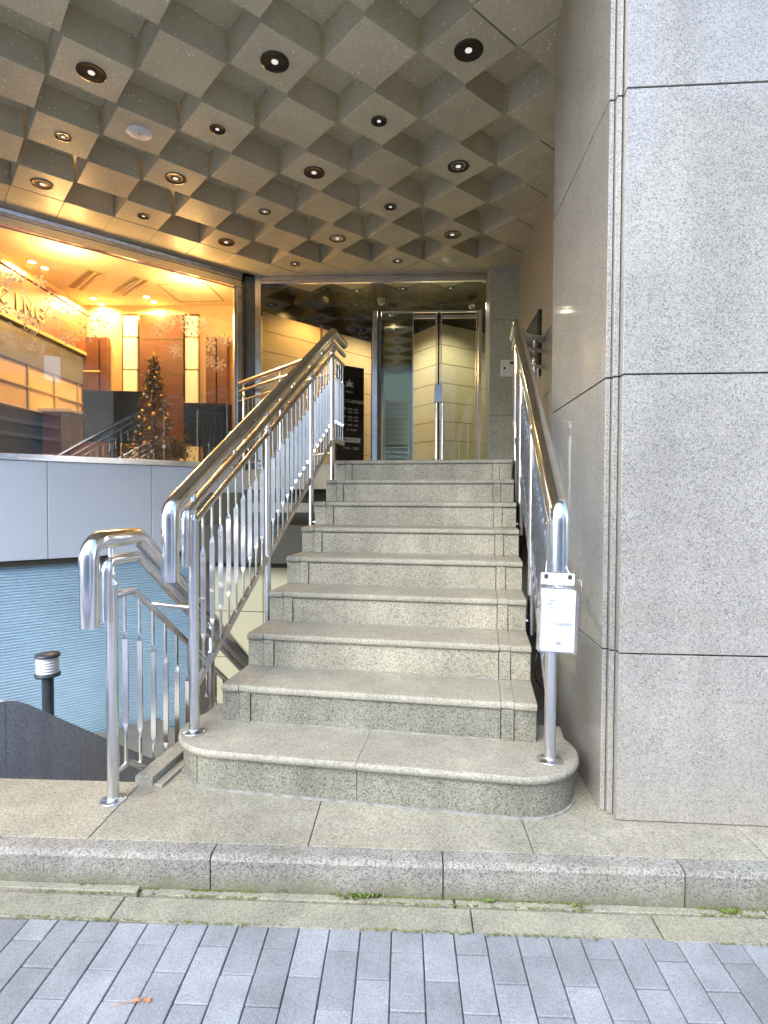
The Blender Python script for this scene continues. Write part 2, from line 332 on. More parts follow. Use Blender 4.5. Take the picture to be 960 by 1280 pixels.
    def build(s, name, m, parent=None, label=None, kind=None, recalc=True):
        me = s.mesh(name, recalc); me.materials.append(m)
        o = bpy.data.objects.new(name, me); COL.objects.link(o)
        if parent is not None: o.parent = parent; o.matrix_parent_inverse = parent.matrix_world.inverted()
        if label: o['label'] = label
        if kind: o['kind'] = kind
        return o
def empty(name, loc=(0, 0, 0)):
    o = bpy.data.objects.new(name, None); COL.objects.link(o); o.location = loc
    o.matrix_world = Matrix.Translation(Vector(loc)); o.empty_display_size = 0.1
    return o
def thing(name, label, cat, loc=(0, 0, 0), group=None):
    o = empty(name, loc); o['label'] = label; o['category'] = cat
    if group: o['group'] = group
    return o
def tag(o, label, cat, group=None):
    o['label'] = label; o['category'] = cat
    if group: o['group'] = group
    return o
def struct(o): o['kind'] = 'structure'; return o
def inst(name, me, parent, mat_world):
    o = bpy.data.objects.new(name, me); COL.objects.link(o)
    if parent is not None: o.parent = parent; o.matrix_parent_inverse = parent.matrix_world.inverted()
    o.matrix_world = mat_world
    return o
def sphere_mb(c, r, n=8, m=MB):
    q = m(); q.lathe(c, [(r * math.sin(math.pi * k / n) + 1e-7 * (k in (0, n)), -r * math.cos(math.pi * k / n)) for k in range(n + 1)], 10); return q
def arc(a, corner, b, rad, n=6):
    """round the corner a-corner-b with a radius; returns points"""
    a, corner, b = Vector(a), Vector(corner), Vector(b)
    u = (a - corner).normalized(); v = (b - corner).normalized(); ang = u.angle(v); t = rad / math.tan(ang / 2)
    p0 = corner + u * t; p1 = corner + v * t; cen = corner + (u + v).normalized() * (rad / math.sin(ang / 2))
    out = []
    for k in range(n + 1):
        f = k / n; q = ((p0 - cen).lerp(p1 - cen, f)).normalized() * rad; out.append(cen + q)
    return out
def path(pts, rad):
    """polyline with rounded corners"""
    pts = [Vector(p) for p in pts]; out = [pts[0]]
    for i in range(1, len(pts) - 1): out += arc(pts[i - 1], pts[i], pts[i + 1], rad)
    out.append(pts[-1]); return out

# ================================================================== SETTING: street
g = MB(); g.prism([(-150, -150), (150, -150), (150, 1.2), (-150, 1.2)], -0.5, -0.16)
struct(g.build('ground', ASPH))
sw = empty('sidewalk'); sw['kind'] = 'structure'
q = MB(); q.prism([tuple(PV(-30, -3.6)[:2]), tuple(PV(30, -3.6)[:2]), tuple(PV(30, -0.86)[:2]), tuple(PV(-30, -0.86)[:2])], -0.2, 0.0)
q.build('far_paving', FARP, sw)
q = MB(); q.prism([(-60, -7.4), (60, -7.4), (60, -3.7), (-60, -3.7)], -0.16, -0.002); struct(q.build('bounce_paving', FARP))  # unseen pale paving added to bounce light up under the ceiling
q = MB(); q.box(PV, -30, 30, -0.86, 0.0, -0.2, -0.012); q.build('paving_bed', plain('paving_sand', (0.12, 0.125, 0.14), 0.95, noise=0.4, nscale=60), sw)
q = MB(); q.box(ID, -0.0482, 0.0482, -0.0982, 0.0982, -0.05, 0.0, 0.0025); pme = q.mesh('paver'); pme.materials.append(G_PAVE)
q = MB(); q.box(ID, -0.0482, 0.0482, -0.0300, 0.0300, -0.05, 0.0, 0.0025); pms = q.mesh('cut_paver'); pms.materials.append(G_PAVE)
for c in range(-24, 25):
    for k in range(5):
        l = -0.02 + c * 0.1 + 0.0
        l = -0.0699 + 0.05 + c * 0.1
        f0 = 0.087 if c % 2 else 0.187
        edges = [0.0, -f0] if k == 0 else [-f0 - 0.2 * (k - 1), -f0 - 0.2 * k]
        ln = edges[0] - edges[1]
        o = bpy.data.objects.new('paver', pme); COL.objects.link(o); o.parent = sw
        p = PV(l, (edges[0] + edges[1]) / 2, random.uniform(-0.0012, 0.0012))
        o.matrix_world = Matrix.Translation(p) @ Matrix.Rotation(-0.0355 + random.uniform(-0.006, 0.006), 4, 'Z') @ Matrix.Rotation(random.uniform(-0.008, 0.008), 4, 'X') @ Matrix.Diagonal((1, (ln - 0.0036) / 0.1964, 1, 1))

# gutter of concrete slabs under the kerb
gt = empty('gutter'); gt['kind'] = 'structure'
q = MB(); q.box(K, -12, 12, -0.155, 0.02, -0.2, -0.014); q.build('gutter_bed', JOINT, gt)
js = [-3.6, -3.0, -2.4, -1.5, -0.9, 0.302, 0.905, 1.5, 2.1, 2.7, 3.3]
for a, b in zip(js, js[1:]):
    q = MB(); q.box(K, a + 0.002, b - 0.002, -0.148 + random.uniform(0, .002), -0.034, -0.09, 0.0 + random.uniform(-0.002, 0.002), 0.003); q.build('gutter_slab', G_GUT, gt)
js = [-3.6, -2.2, -0.86, 0.25, 1.3, 2.4, 3.4]
for i, (a, b) in enumerate(zip(js, js[1:])):
    z = 0.012 if i == 1 else 0.003
    q = MB(); q.box(K, a + 0.004, b - 0.004, -0.028, 0.004, -0.09, z, 0.003); q.build('edge_strip', G_GUT, gt)

# kerb stones
kb = empty('kerb'); kb['kind'] = 'structure'
q = MB(); q.box(K, -12, 12, 0.012, 0.075, -0.2, 0.10); q.build('kerb_bed', JOINT, kb)
kj = [-1.435 - 0.825 * 2, -1.435 - 0.825, -1.435, -0.613, 0.211, 1.036, 1.86, 2.69, 3.51]
for a, b in zip(kj, kj[1:]):
    q = MB(); y = random.uniform(-0.0015, 0.0015)
    prof = [(0.004 + y, -0.09), (0.004 + y, ZL - 0.016), (0.010 + y, ZL - 0.006), (0.020 + y, ZL - 0.0015), (0.030, ZL), (0.079, ZL), (0.079, -0.09)]
    q.sweep(K, prof, a + 0.0025, b - 0.0025); q.build('kerb_stone', G_KERB, kb)

# stone landing
ld = empty('landing'); ld['kind'] = 'structure'
q = MB()
lj = [-1.105 - 0.825 * 3, -1.105 - 0.825 * 2, -1.105 - 0.825, -1.105, -0.277, 0.54, 1.365, 2.19, 3.0]
for i, (a, b) in enumerate(zip(lj, lj[1:])):
    back = 0.50 if b < -1.0 else 1.3
    if a > 0.5: back = 1.2
    q2 = MB(); q2.box(K, a + 0.0018, b - 0.0018, 0.0825, back, ZL - 0.06, ZL, 0.0015); q2.build('landing_slab', G_LAND, ld)
    q.box(K, a, b, 0.079, back - 0.01, -0.3, ZL - 0.008)
q.build('landing_bed', JOINT, ld)
q = MB(); q.box(K, -12, -1.1, 0.47, 0.495, -2.2, ZL - 0.065); q.build('landing_edge_wall', G_LAND, ld)
q = MB(); q.box(Bd, 1.2, 2.6, 0.5, 4.5, -0.3, ZL - 0.07); q.build('landing_base', CONC, ld)

# ================================================================== MAIN STAIR
st = thing('stone_staircase', 'flight of nine pale speckled granite steps with a round-ended bottom step', 'staircase', S(SW / 2, 0, ZL))
# bottom step with round ends
def stad(off, n=14, back=0.10):
    """outline of the bottom step in stair coordinates, half round ends"""
    rr = 0.27 + off; c0, c1, cd_ = 0.115, SW - 0.115 + 0.012, -0.05
    pts = []
    for k in range(n + 1):
        a = math.pi * 0.5 * (1 - k / n) * 1 + math.pi * 0.5        # left end: from back to front
        a = R(150) + (R(270) - R(150)) * k / n
        pts.append((c0 + rr * math.cos(a), cd_ + rr * math.sin(a)))
    for k in range(n + 1):
        a = R(-90) + R(150 - 30) * k / n
        pts.append((c1 + rr * math.cos(a), cd_ + rr * math.sin(a)))
    return pts
def clipx(pts, lo, hi):
    def clip(ps, f, val, keep):
        out = []
        for i in range(len(ps)):
            a, b = ps[i], ps[(i + 1) % len(ps)]
            ka, kb_ = keep(a[0]), keep(b[0])
            if ka: out.append(a)
            if ka != kb_:
                t = (val - a[0]) / (b[0] - a[0]); out.append((val, a[1] + t * (b[1] - a[1])))
        return out
    if lo is not None: pts = clip(pts, 0, lo, lambda x: x >= lo)
    if hi is not None: pts = clip(pts, 0, hi, lambda x: x <= hi)
    return pts
Z1 = ZL + RISE
MIDJ = SW * 0.497
def layered(outline_fn, levels, lo, hi):
    """stack of outlines -> closed solid with rounded edge; levels list of (offset, z)"""
    m = MB(); rings = []
    base = None
    for off, z in levels:
        ps = outline_fn(off)
        ps = [(max(lo, min(hi, x)), y) for x, y in ps] if False else ps
        rings.append([S(x, y, z) for x, y in ps])
    n = len(rings[0]); vs = [v for r_ in rings for v in r_]
    fs = [[i * n + k, i * n + (k + 1) % n, (i + 1) * n + (k + 1) % n, (i + 1) * n + k] for i in range(len(rings) - 1) for k in range(n)]
    m.add(vs, fs, False); m.add(rings[0], [list(range(n))[::-1]]); m.add(rings[-1], [list(range(n))])
    return m
def halfstad(off, side, back=0.22):
    full = stad(off); n = len(full) // 2
    if side == 'L': h = full[:n]; return [(MIDJ - 0.001, back)] + [(h[0][0], back)] + h + [(MIDJ - 0.001, h[-1][1])]
    h = full[n:]; return [(MIDJ + 0.001, h[0][1])] + h + [(h[-1][0], back)] + [(MIDJ + 0.001, back)]
for side in 'LR':
    lv = [(-0.008, Z1 - 0.034), (-0.002, Z1 - 0.030), (0.002, Z1 - 0.022), (0.003, Z1 - 0.014), (0.0, Z1 - 0.005), (-0.006, Z1)]
    layered(lambda o_, s_=side: halfstad(o_, s_), lv, 0, 0).build('tread_slab', G_STEP, st)
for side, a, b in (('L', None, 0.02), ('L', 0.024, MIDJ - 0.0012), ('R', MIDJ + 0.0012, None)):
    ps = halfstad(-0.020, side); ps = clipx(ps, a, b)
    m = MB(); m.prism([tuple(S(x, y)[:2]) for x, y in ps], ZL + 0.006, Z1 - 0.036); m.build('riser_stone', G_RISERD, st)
ps = stad(-0.024); m = MB(); m.prism([tuple(S(x, y)[:2]) for x, y in ps], ZL, Z1 - 0.012); m.build('step_core', JOINT, st)
ps = stad(-0.010); m = MB(); m.prism([tuple(S(x, y)[:2]) for x, y in ps], ZL, ZL + 0.008); m.build('base_grout', JOINTL, st)
cols = [(0.0, 0.088), (0.0895, 0.147), (0.149, 1.345), (1.347, 1.404), (1.4055, SW)]
for k in range(2, 10):
    zt = ZL + k * RISE; d0 = GO * (k - 2)
    dep = GO + 0.03 if k < 9 else 0.30
    for ci, (a, b) in enumerate(cols):
        strip = ci in (1, 3)
        oh = 0.0 if not strip else 0.006
        T = 0.032
        prof = [(d0 + oh + 0.004, zt - T), (d0 + oh + 0.0005, zt - T + 0.006), (d0 + oh, zt - T * 0.5), (d0 + oh + 0.0025, zt - 0.008), (d0 + oh + 0.008, zt - 0.002), (d0 + oh + 0.016, zt), (d0 + dep, zt), (d0 + dep, zt - T)]
        m = MB(); m.sweep(S, prof, a, b); m.build('tread_slab', G_STEP, st)
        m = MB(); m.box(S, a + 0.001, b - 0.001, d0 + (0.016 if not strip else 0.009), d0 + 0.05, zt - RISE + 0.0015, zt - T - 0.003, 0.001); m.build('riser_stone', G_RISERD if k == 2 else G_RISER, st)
    m = MB(); m.box(S, 0.004, SW - 0.004, d0 + 0.022, d0 + GO + 0.1, zt - RISE - (0.12 if k > 2 else 0), zt - 0.014); m.build('step_core', JOINT, st)
    m = MB(); m.box(S, 0.15, 1.344, d0 + 0.009, d0 + 0.018, zt - RISE + 0.0, zt - RISE + 0.0045); m.build('base_grout', JOINTL, st)

# upper floor
uf = empty('upper_floor'); uf['kind'] = 'structure'
dE = 7 * GO + 0.30
pA = S(-0.10, dE - 0.2); pB = WN(-0.02, -0.05)
q = MB(); q.prism([tuple(S(-0.03, dE)[:2]), tuple(S(SW + 0.02, dE)[:2]), tuple(Bd(2.12, 2.1)[:2]), tuple(Bd(2.12, 9.0)[:2]), (-1.2, 11.5), tuple(pB[:2])], ZT - 0.24, ZT - 0.003)
q.build('floor_slab', G_STEP, uf)
q = MB(); q.prism([tuple(WN(-6, 0.1)[:2]), tuple(WN(-0.02, 0.1)[:2]), (-1.2, 11.5), (-9, 11.5)], ZT - 0.2, ZT - 0.001); q.build('interior_floor', CARPET, uf)

# curb strip beside the stair on the basement side
q = MB(); q.box(S, -0.250, -0.165, -0.325, 0.75, ZL - 0.3, ZL + 0.042, 0.003); q.build('curb_strip', G_STEP, st)
q = MB(); q.box(S, -0.163, -0.118, -0.325, 0.75, ZL - 0.3, ZL + 0.012, 0.002); q.build('curb_strip', G_STEP, st)
# side of the stair, seen over the basement
q = MB(); q.sweep(frame(*S(0, 0)[:2], -0.1684 + math.pi / 2), [(-0.006, 0), (-0.006, 0.001), (0, 0.001), (0, 0)], 0, 0.001)
side_pts = [(0.05, -1.7), (0.05, ZL + RISE - 0.02)]
for k in range(2, 10):
    side_pts += [(GO * (k - 2) + 0.03, ZL + k * RISE - 0.05), (GO * (k - 1) + 0.02, ZL + k * RISE - 0.05)]
side_pts += [(2.6, ZT - 0.3), (0.9, 0.25), (0.75, -1.7)]
vs = [S(0.006, d, z) for d, z in side_pts] + [S(0.05, d, z) for d, z in side_pts]; n = len(side_pts)
m = MB(); m.add(vs, [list(range(n)), [i + n for i in range(n)][::-1]] + [[i, (i + 1) % n, (i + 1) % n + n, i + n] for i in range(n)]); m.build('side_string', CONC, st)

# ================================================================== PILLAR
pl = thing('stone_pillar', 'tall square pillar clad in pale grey speckled granite slabs, right of the stair', 'pillar', P(0.6, 0.4, ZL))
zz = [ZL + 0.001, 0.7912, 1.8817, 2.9722, 4.0627, 5.153, 6.25]
q = MB(); q.box(P, 0.012, 2.9, 0.012, 0.950, ZL, 6.25); q.build('pillar_core', JOINT, pl)
for a, b in zip(zz, zz[1:]):
    a += 0.003; b -= 0.003
    q = MB(); q.box(P, 0.0, 0.0185, 0.0, 0.956, a, b, 0.0012); q.build('side_slab', G_PILLAR, pl)
    q = MB(); q.box(P, 0.0215, 0.0415, -0.024, 0.03, a, b, 0.0012); q.build('corner_strip', G_PILLAR, pl)
    q = MB(); q.box(P, 0.0450, 1.27, -0.066, 0.0, a, b, 0.0015); q.build('front_slab', G_PILLAR, pl)
    q = MB(); q.box(P, 1.274, 2.9, -0.066, 0.0, a, b, 0.0015); q.build('front_slab', G_PILLAR, pl)
    q = MB(); q.box(P, 0.02, 2.9, 0.950, 0.965, a, b, 0.001); q.build('back_slab', G_PILLAR, pl)

# right wall along the stair
rw = thing('side_wall', 'brown-beige stone slab wall running back beside the stair behind the pillar', 'wall', Bd(2.05, 1.5, ZL))
RW = frame(1.277, 3.2, R(-4.5))
q = MB(); q.box(RW, 0.012, 0.25, -0.3, 3.6, ZL, HC + 0.3); q.build('wall_core', JOINT, rw)
zs = [ZL, 0.705, 1.24, 1.775, 2.31, 2.845, 3.38, 3.915, 4.3]
for a, b in zip(zs, zs[1:]):
    for d0, d1 in ((-0.3, 0.6), (0.6, 2.9), (2.9, 3.6)):
        q = MB(); q.box(RW, 0.0, 0.02, d0 + 0.0015, d1 - 0.0015, a + 0.002, b - 0.002, 0.001); q.build('wall_slab', G_WALL, rw)
nw = thing('notice_case', 'dark glazed panel set in the brown side wall above the right handrail', 'panel', RW(0, 2.4, 2.9))
q = MB(); q.box(RW, -0.03, 0.0, 1.96, 2.92, 2.52, 3.12, 0.003); q.build('panel_frame', BRONZE, nw)
q = MB(); q.box(RW, -0.034, -0.031, 2.0, 2.88, 2.56, 3.08); q.build('panel_glass', plain('panel_dark_glass', (0.03, 0.033, 0.025), 0.08, 0.0, 0.7), nw)

# column by the entrance
cl = thing('entrance_column', 'square speckled granite column standing right of the glass entrance', 'column', (1.38, 6.6, ZT))
CF = frame(1.202, 6.475, R(-1.0))
q = MB(); q.box(CF, 0.01, 0.42, 0.01, 0.30, ZT, HC + 0.2); q.build('column_core', JOINT, cl)
for a, b in ((ZT, 2.35), (2.35, 3.44), (3.44, HC + 0.2)):
    q = MB(); q.box(CF, 0.0, 0.40, 0.0, 0.31, a + 0.003, b - 0.002, 0.0015); q.build('column_slab', granite('column_granite', (0.504, 0.515, 0.420), (0.224, 0.232, 0.182), (0.532, 0.529, 0.420), 190, 0.12, 0.4, 0.5, 0.1, 0.08) if 'column_granite' not in MATS else MATS['column_granite'], cl)
ic = thing('intercom_box', 'small white square switch box with a round keyhole fixed to the granite column', 'switch box', CF(0.2, 0, 2.88))
q = MB(); q.box(CF, 0.130, 0.300, -0.03, 0.0, 2.785, 2.975, 0.003); q.build('cover_plate', WHITE, ic)
q = MB(); q.box(CF, 0.225, 0.285, -0.033, -0.0305, 2.925, 2.955); q.build('label_plate', WOODB, ic)
q = MB(); q.tube([CF(0.165, -0.036, 2.88), CF(0.165, -0.029, 2.88)], 0.012, 12); q.build('keyhole', BLACK, ic)

# ================================================================== CEILING
ce = empty('ceiling'); ce['kind'] = 'structure'
PT = 0.58225; CS = PT / math.sqrt(2); DROP = 0.20
gap = 0.0016
def cell_mesh(low):
    m = MB(); h = CS / 2 * 0.955 if low else CS / 2 * 1.04
    z0, z1 = (0.0, DROP + 0.03) if low else (DROP, DROP + 0.026)
    m.box(lambda l, d, z: Vector((l, d, z)), -h, h, -h, h, z0, z1, 0.0025)
    me = m.mesh('ceiling_block'); me.materials.append(CEILM); return me
ML, MH = cell_mesh(True), cell_mesh(False)
m = MB(); h_ = CS / 2 - gap; m.box(lambda l, d, z: Vector((l, d, z)), -h_, h_, -h_, h_, 0.0, DROP + 0.03, 0.0025); MFL = m.mesh('ceiling_block'); MFL.materials.append(CEILM)
# half cells cut by the window wall
rotc = Matrix.Rotation(R(-4.6) + math.pi / 4, 4, 'Z')
cells = {}
for a in range(-14, 22):
    for b in range(-10, 9):
        i = (a - b) / 2; j = (a + b) / 2                     # centre in grid units along Bd axes
        if j < -2.1 or i > 3.65 or j > 7.05: continue
        p = Bd(i * PT, j * PT, HC)
        if p.x < -7.5 or p.y < 1.75: continue
        # do not run past the glass entrance (kept: a half cell over the frame)
        low = (a + b) % 2 == 0
        flat = b >= 8 or i > 3.2 or j > 6.3 or (i == 2.5 and j == 0.5)
        if flat: low = True
        o = inst('ceiling_block' if low else 'ceiling_panel', MFL if flat else (ML if low else MH), ce, Matrix.Translation(p + Vector((0, 0, random.uniform(-0.0015, 0.0015)))) @ rotc @ Matrix.Rotation(random.uniform(-0.004, 0.004), 4, 'Z'))
q = MB(); q.prism([(-8, 1.9), (3.0, 1.6), (3.0, 12), (-8, 12)], HC + 0.2305, HC + 0.245); q.build('ceiling_backing', JOINT, ce)
# lobby ceiling: flat diamond tiles beyond the glass
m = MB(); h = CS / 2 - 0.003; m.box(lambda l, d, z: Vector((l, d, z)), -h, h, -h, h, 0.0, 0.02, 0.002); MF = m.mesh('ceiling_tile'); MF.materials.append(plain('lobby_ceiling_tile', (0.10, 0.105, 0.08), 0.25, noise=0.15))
for a in range(2, 22):
    for b in range(3, 16):
        i = (a - b) / 2; j = (a + b) / 2
        if j < 7.2 or i > 3.9 or i < -2.6 or j > 11: continue
        inst('ceiling_tile', MF, ce, Matrix.Translation(Bd(i * PT, j * PT, HC)) @ rotc)

# downlights
rows = ['nearest', 'second', 'third', 'fourth', 'fifth', 'sixth']
ordn = ['first', 'second', 'third', 'fourth', 'fifth']
lat = {1: [-4, -2, 0, 2], 2: [-5, -3, -1, 1], 3: [-4, -2, 0, 2], 4: [-3, -1, 1], 5: [-2, 0, 2], 6: [-1, 1]}
def dl_mesh(r):
    m = MB(); m.lathe((0, 0, 0), [(r * 0.30, -0.0015), (r * 0.62, -0.0005), (r * 0.90, -0.005), (r, -0.006), (r, 0.0)], 28); a = m.mesh('trim_ring'); a.materials.append(BRONZE)
    m = MB(); m.lathe((0, 0, 0), [(r * 0.24, -0.004), (r * 0.24, 0.0)], 20); b = m.mesh('lens'); b.materials.append(LAMPW)
    return a, b
BIG, SMALL = dl_mesh(0.086), dl_mesh(0.056)
for j, iis in lat.items():
    vis = [i for i in iis if Bd(i * PT, j * PT).x / Bd(i * PT, j * PT).y > -0.72]
    for n_, i in enumerate(vis):
        p = Bd(i * PT, j * PT, HC)
        big = j % 2 == 1
        lab = '%s bronze downlight, %s from left in %s row from the street' % ('large' if big else 'small', ordn[n_], rows[j - 1])
        t = thing('ceiling_downlight', lab, 'ceiling light', p, 'downlights in the coffered ceiling')
        ms = BIG if big else SMALL
        inst('trim_ring', ms[0], t, Matrix.Translation(p)); inst('lens', ms[1], t, Matrix.Translation(p))
for n_, (px_, py_) in enumerate([(366, 373), (446, 363), (503.5, 360.5), (563, 360)]):
    p = pz(px_, py_, HC - 0.001)
    t = thing('ceiling_downlight', 'small dark downlight inside the glass lobby, %s from the left' % ordn[n_], 'ceiling light', p, 'downlights in the lobby ceiling')
    inst('trim_ring', SMALL[0], t, Matrix.Translation(p)); inst('lens', SMALL[1], t, Matrix.Translation(p))
p = Bd(-2 * PT, 2 * PT, HC)
t = thing('ceiling_speaker', 'white round flush speaker disc on a ceiling block near the window', 'speaker', p)
m = MB(); m.lathe(p, [(0.0001, -0.008), (0.075, -0.007), (0.088, 0.0)], 28); m.build('speaker_cover', WHITE, t)
m = MB(); m.lathe(p + Vector((0, 0, -0.0095)), [(0.001, 0), (0.008, 0), (0.008, 0.003)], 10); m.build('centre_screw', PRINT, t)
p = pz(561, 324, HC)
t = thing('smoke_detector', 'cream round detector disc on the ceiling near the entrance', 'smoke detector', p)
m = MB(); m.lathe(p, [(0.03, -0.03), (0.06, -0.018), (0.075, 0.0)], 24); m.build('detector_body', CREAMP, t)
m = MB(); m.lathe(p + Vector((0, 0, -0.036)), [(0.012, 0), (0.02, 0.007)], 16); m.build('detector_cap', WHITE, t)
p = pz(476.7, 373, HC - 0.001)
t = thing('smoke_detector', 'small white domed detector on the lobby ceiling behind the glass', 'smoke detector', p)
m = MB(); m.lathe(p, [(0.02, -0.09), (0.045, -0.07), (0.055, -0.03), (0.055, 0.0)], 20); m.build('detector_body', WHITE, t)

# building mass over the porch
bl = thing('office_building', 'upper storeys of the stone building carried over the porch', 'building', (0, 6, HC))
q = MB(); q.prism([(-10, 1.95), tuple(P(0.0, -0.0)[:2]), tuple(P(0.0, 0.96)[:2]), (3.5, 3.2), (3.5, 14), (-10, 14)], HC + 0.25, 9.5); q.build('upper_wall', G_PILLAR, bl)
q = MB(); q.prism([(-10, 1.90), tuple(P(-0.01, -0.05)[:2]), tuple(P(-0.01, 0.1)[:2]), (-10, 2.1)], HC - 0.02, HC + 0.9); q.build('fascia', G_PILLAR, bl)
q = MB(); q.prism([(2.0, 3.0), (3.4, 3.0), (3.4, 13.8), (2.0, 13.8)], -0.4, HC + 0.24); q.build('inner_wall', G_WALL, bl)
q = MB(); q.prism([(-9.9, 11.5), (2.0, 11.5), (2.0, 11.8), (-9.9, 11.8)], -2.4, HC + 0.24); q.build('back_wall', IWALL, bl)
q = MB(); q.prism([(-9.9, 1.95), (-9.6, 1.95), (-9.6, 11.5), (-9.9, 11.5)], -2.4, HC + 0.24); q.build('end_wall', G_PILLAR, bl)

# ================================================================== WINDOW (orange room)
wi = thing('display_window', 'large chrome-framed plate glass window of the warm lit room, with white frost stickers', 'window', WN(-2, 0, ZT))
LW = -5.6
def bar(name, F, l0, l1, d0, d1, z0, z1, mat, par, ch=0.002):
    m = MB(); m.box(F, l0, l1, d0, d1, z0, z1, ch); return m.build(name, mat, par)
bar('head_frame', WN, LW, 0.0, -0.050, 0.0, 3.975, HC - 0.004, CHROME, wi)
bar('head_trim', WN, LW, 0.0, -0.135, -0.052, HC - 0.001, HC + 0.02, CEILM, wi)
bar('head_trim', WN, LW, 0.0, -0.085, -0.053, HC - 0.022, HC - 0.002, BRUSH, wi)
bar('head_frame', WN, LW, 0.0, -0.035, 0.02, 3.925, 3.973, BRUSH, wi)
bar('head_frame', WN, LW, 0.0, -0.050, 0.0, 3.890, 3.923, CHROME, wi)
bar('sill_frame', WN, LW, 0.0, -0.045, 0.03, 1.742, 1.800, CHROME, wi)
bar('jamb_frame', WN, -0.055, 0.0, -0.045, 0.03, 1.802, 3.888, CHROME, wi)
bar('jamb_frame', WN, -0.085, -0.057, -0.02, 0.01, 1.802, 3.888, BRUSH, wi)
bar('window_pane', WN, LW, -0.086, -0.008, 0.0, 1.801, 3.889, GLASS, wi, 0)
# stickers
def flake_mesh(r, w_, kind):
    m = MB(); F0 = lambda a: (lambda l, d, z: Vector((l * math.cos(a) - z * math.sin(a), d, l * math.sin(a) + z * math.cos(a))))
    if kind == 'ring':
        n = 14
        vs = []
        for k in range(n):
            a = 2 * math.pi * k / n
            for rr in (r, r * 0.68):
                for d in (0, -0.001): vs.append((rr * math.cos(a), d, rr * math.sin(a)))
        fs = []
        for k in range(n):
            a, b = k * 4, ((k + 1) % n) * 4
            fs += [[a, b, b + 2, a + 2], [a + 1, a + 3, b + 3, b + 1], [a, a + 1, b + 1, b], [a + 2, b + 2, b + 3, a + 3]]
        m.add(vs, fs)
    elif kind == 'fir':
        pts = [(0, 1), (-.28, .45), (-.12, .48), (-.5, 0), (-.2, .03), (-.7, -.6)]
        for sx in (1, -1):
            for (x0, z0), (x1, z1) in zip(pts, pts[1:]):
                x0_, x1_ = x0 * sx * r, x1 * sx * r; a = math.atan2((z1 - z0) * r, x1_ - x0_); L_ = math.hypot(x1_ - x0_, (z1 - z0) * r)
                G_ = lambda l, d, z, a=a, ox=x0_, oz=z0 * r: Vector((ox + l * math.cos(a) - z * math.sin(a), d, oz + l * math.sin(a) + z * math.cos(a)))
                m.box(G_, 0, L_, -0.001, 0, -w_ / 2, w_ / 2)
    else:
        for k in range(6):
            a = math.pi / 3 * k + 0.2
            m.box(F0(a), 0.15 * r, r, -0.001, 0, -w_ / 2, w_ / 2)
            if kind == 'star': m.box(F0(a), 0.72 * r, r * 0.95, -0.0012, 0, -w_ * 1.2, w_ * 1.2)
            else:
                for sg in (1, -1):
                    G_ = lambda l, d, z, a=a, sg=sg: Vector((0.55 * r * math.cos(a) + l * math.cos(a + sg * 0.8) - z * math.sin(a + sg * 0.8), d, 0.55 * r * math.sin(a) + l * math.sin(a + sg * 0.8) + z * math.cos(a + sg * 0.8)))
                    m.box(G_, 0, 0.38 * r, -0.0011, 0, -w_ / 2, w_ / 2)
    me = m.mesh('snowflake_sticker'); me.materials.append(STICK); return me
FM = {('star', 1): flake_mesh(0.075, 0.012, 'star'), ('flake', 1): flake_mesh(0.07, 0.008, 'flake'), ('ring', 1): flake_mesh(0.02, 0, 'ring'), ('fir', 1): flake_mesh(0.17, 0.008, 'fir')}
def on_window(px_, py_):
    """point on the pane plane"""
    d = _F + _R * ((px_ - 480) / FPX) - _U * ((py_ - 640) / FPX)
    n_ = WN(0, 1) - WN(0, 0); o_ = WN(0, -0.0105, 0)
    t = (Vector((o_.x, o_.y, 0)).dot(n_)) / Vector((d.x, d.y, 0)).dot(n_)
    return Vector((d.x * t, d.y * t, CAM_H + d.z * t))
stk = [('flake', 3, 348), ('star', 4, 384), ('flake', 22, 345), ('star', 34, 397), ('star', 50, 352), ('flake', 62, 372), ('star', 84, 383), ('star', 88, 423), ('star', 110, 418), ('flake', 106, 403),
       ('flake', 118, 395), ('star', 202, 408), ('flake', 213, 398), ('star', 219, 438), ('flake', 196, 415), ('star', 240, 410), ('flake', 252, 405), ('star', 262, 430), ('flake', 268, 418), ('star', 275, 455), ('flake', 262, 452),
       ('star', 283, 425), ('flake', 232, 398), ('fir', 62, 408), ('fir', 222, 408), ('fir', 20, 362), ('fir', 255, 415), ('flake', 12, 420), ('flake', 40, 432), ('star', 128, 402),
       ('ring', 20, 330), ('ring', 21, 392), ('ring', 44, 400), ('ring', 47, 407), ('ring', 33, 410), ('ring', 40, 415), ('ring', 12, 405), ('ring', 72, 390), ('ring', 80, 404), ('ring', 95, 395), ('ring', 18, 349), ('ring', 208, 415), ('ring', 268, 440), ('ring', 245, 425), ('ring', 270, 462), ('ring', 42, 425), ('ring', 190, 400)]
for kd, x_, y_ in stk:
    p = on_window(x_, y_)
    inst('snowflake_sticker', FM[kd, 1], wi, Matrix.Translation(p) @ Matrix.Rotation(R(40.3), 4, 'Z') @ Matrix.Rotation(random.uniform(-.4, .4) if kd != 'fir' else 0, 4, 'Y') @ Matrix.Scale(random.uniform(0.8, 1.2), 4))

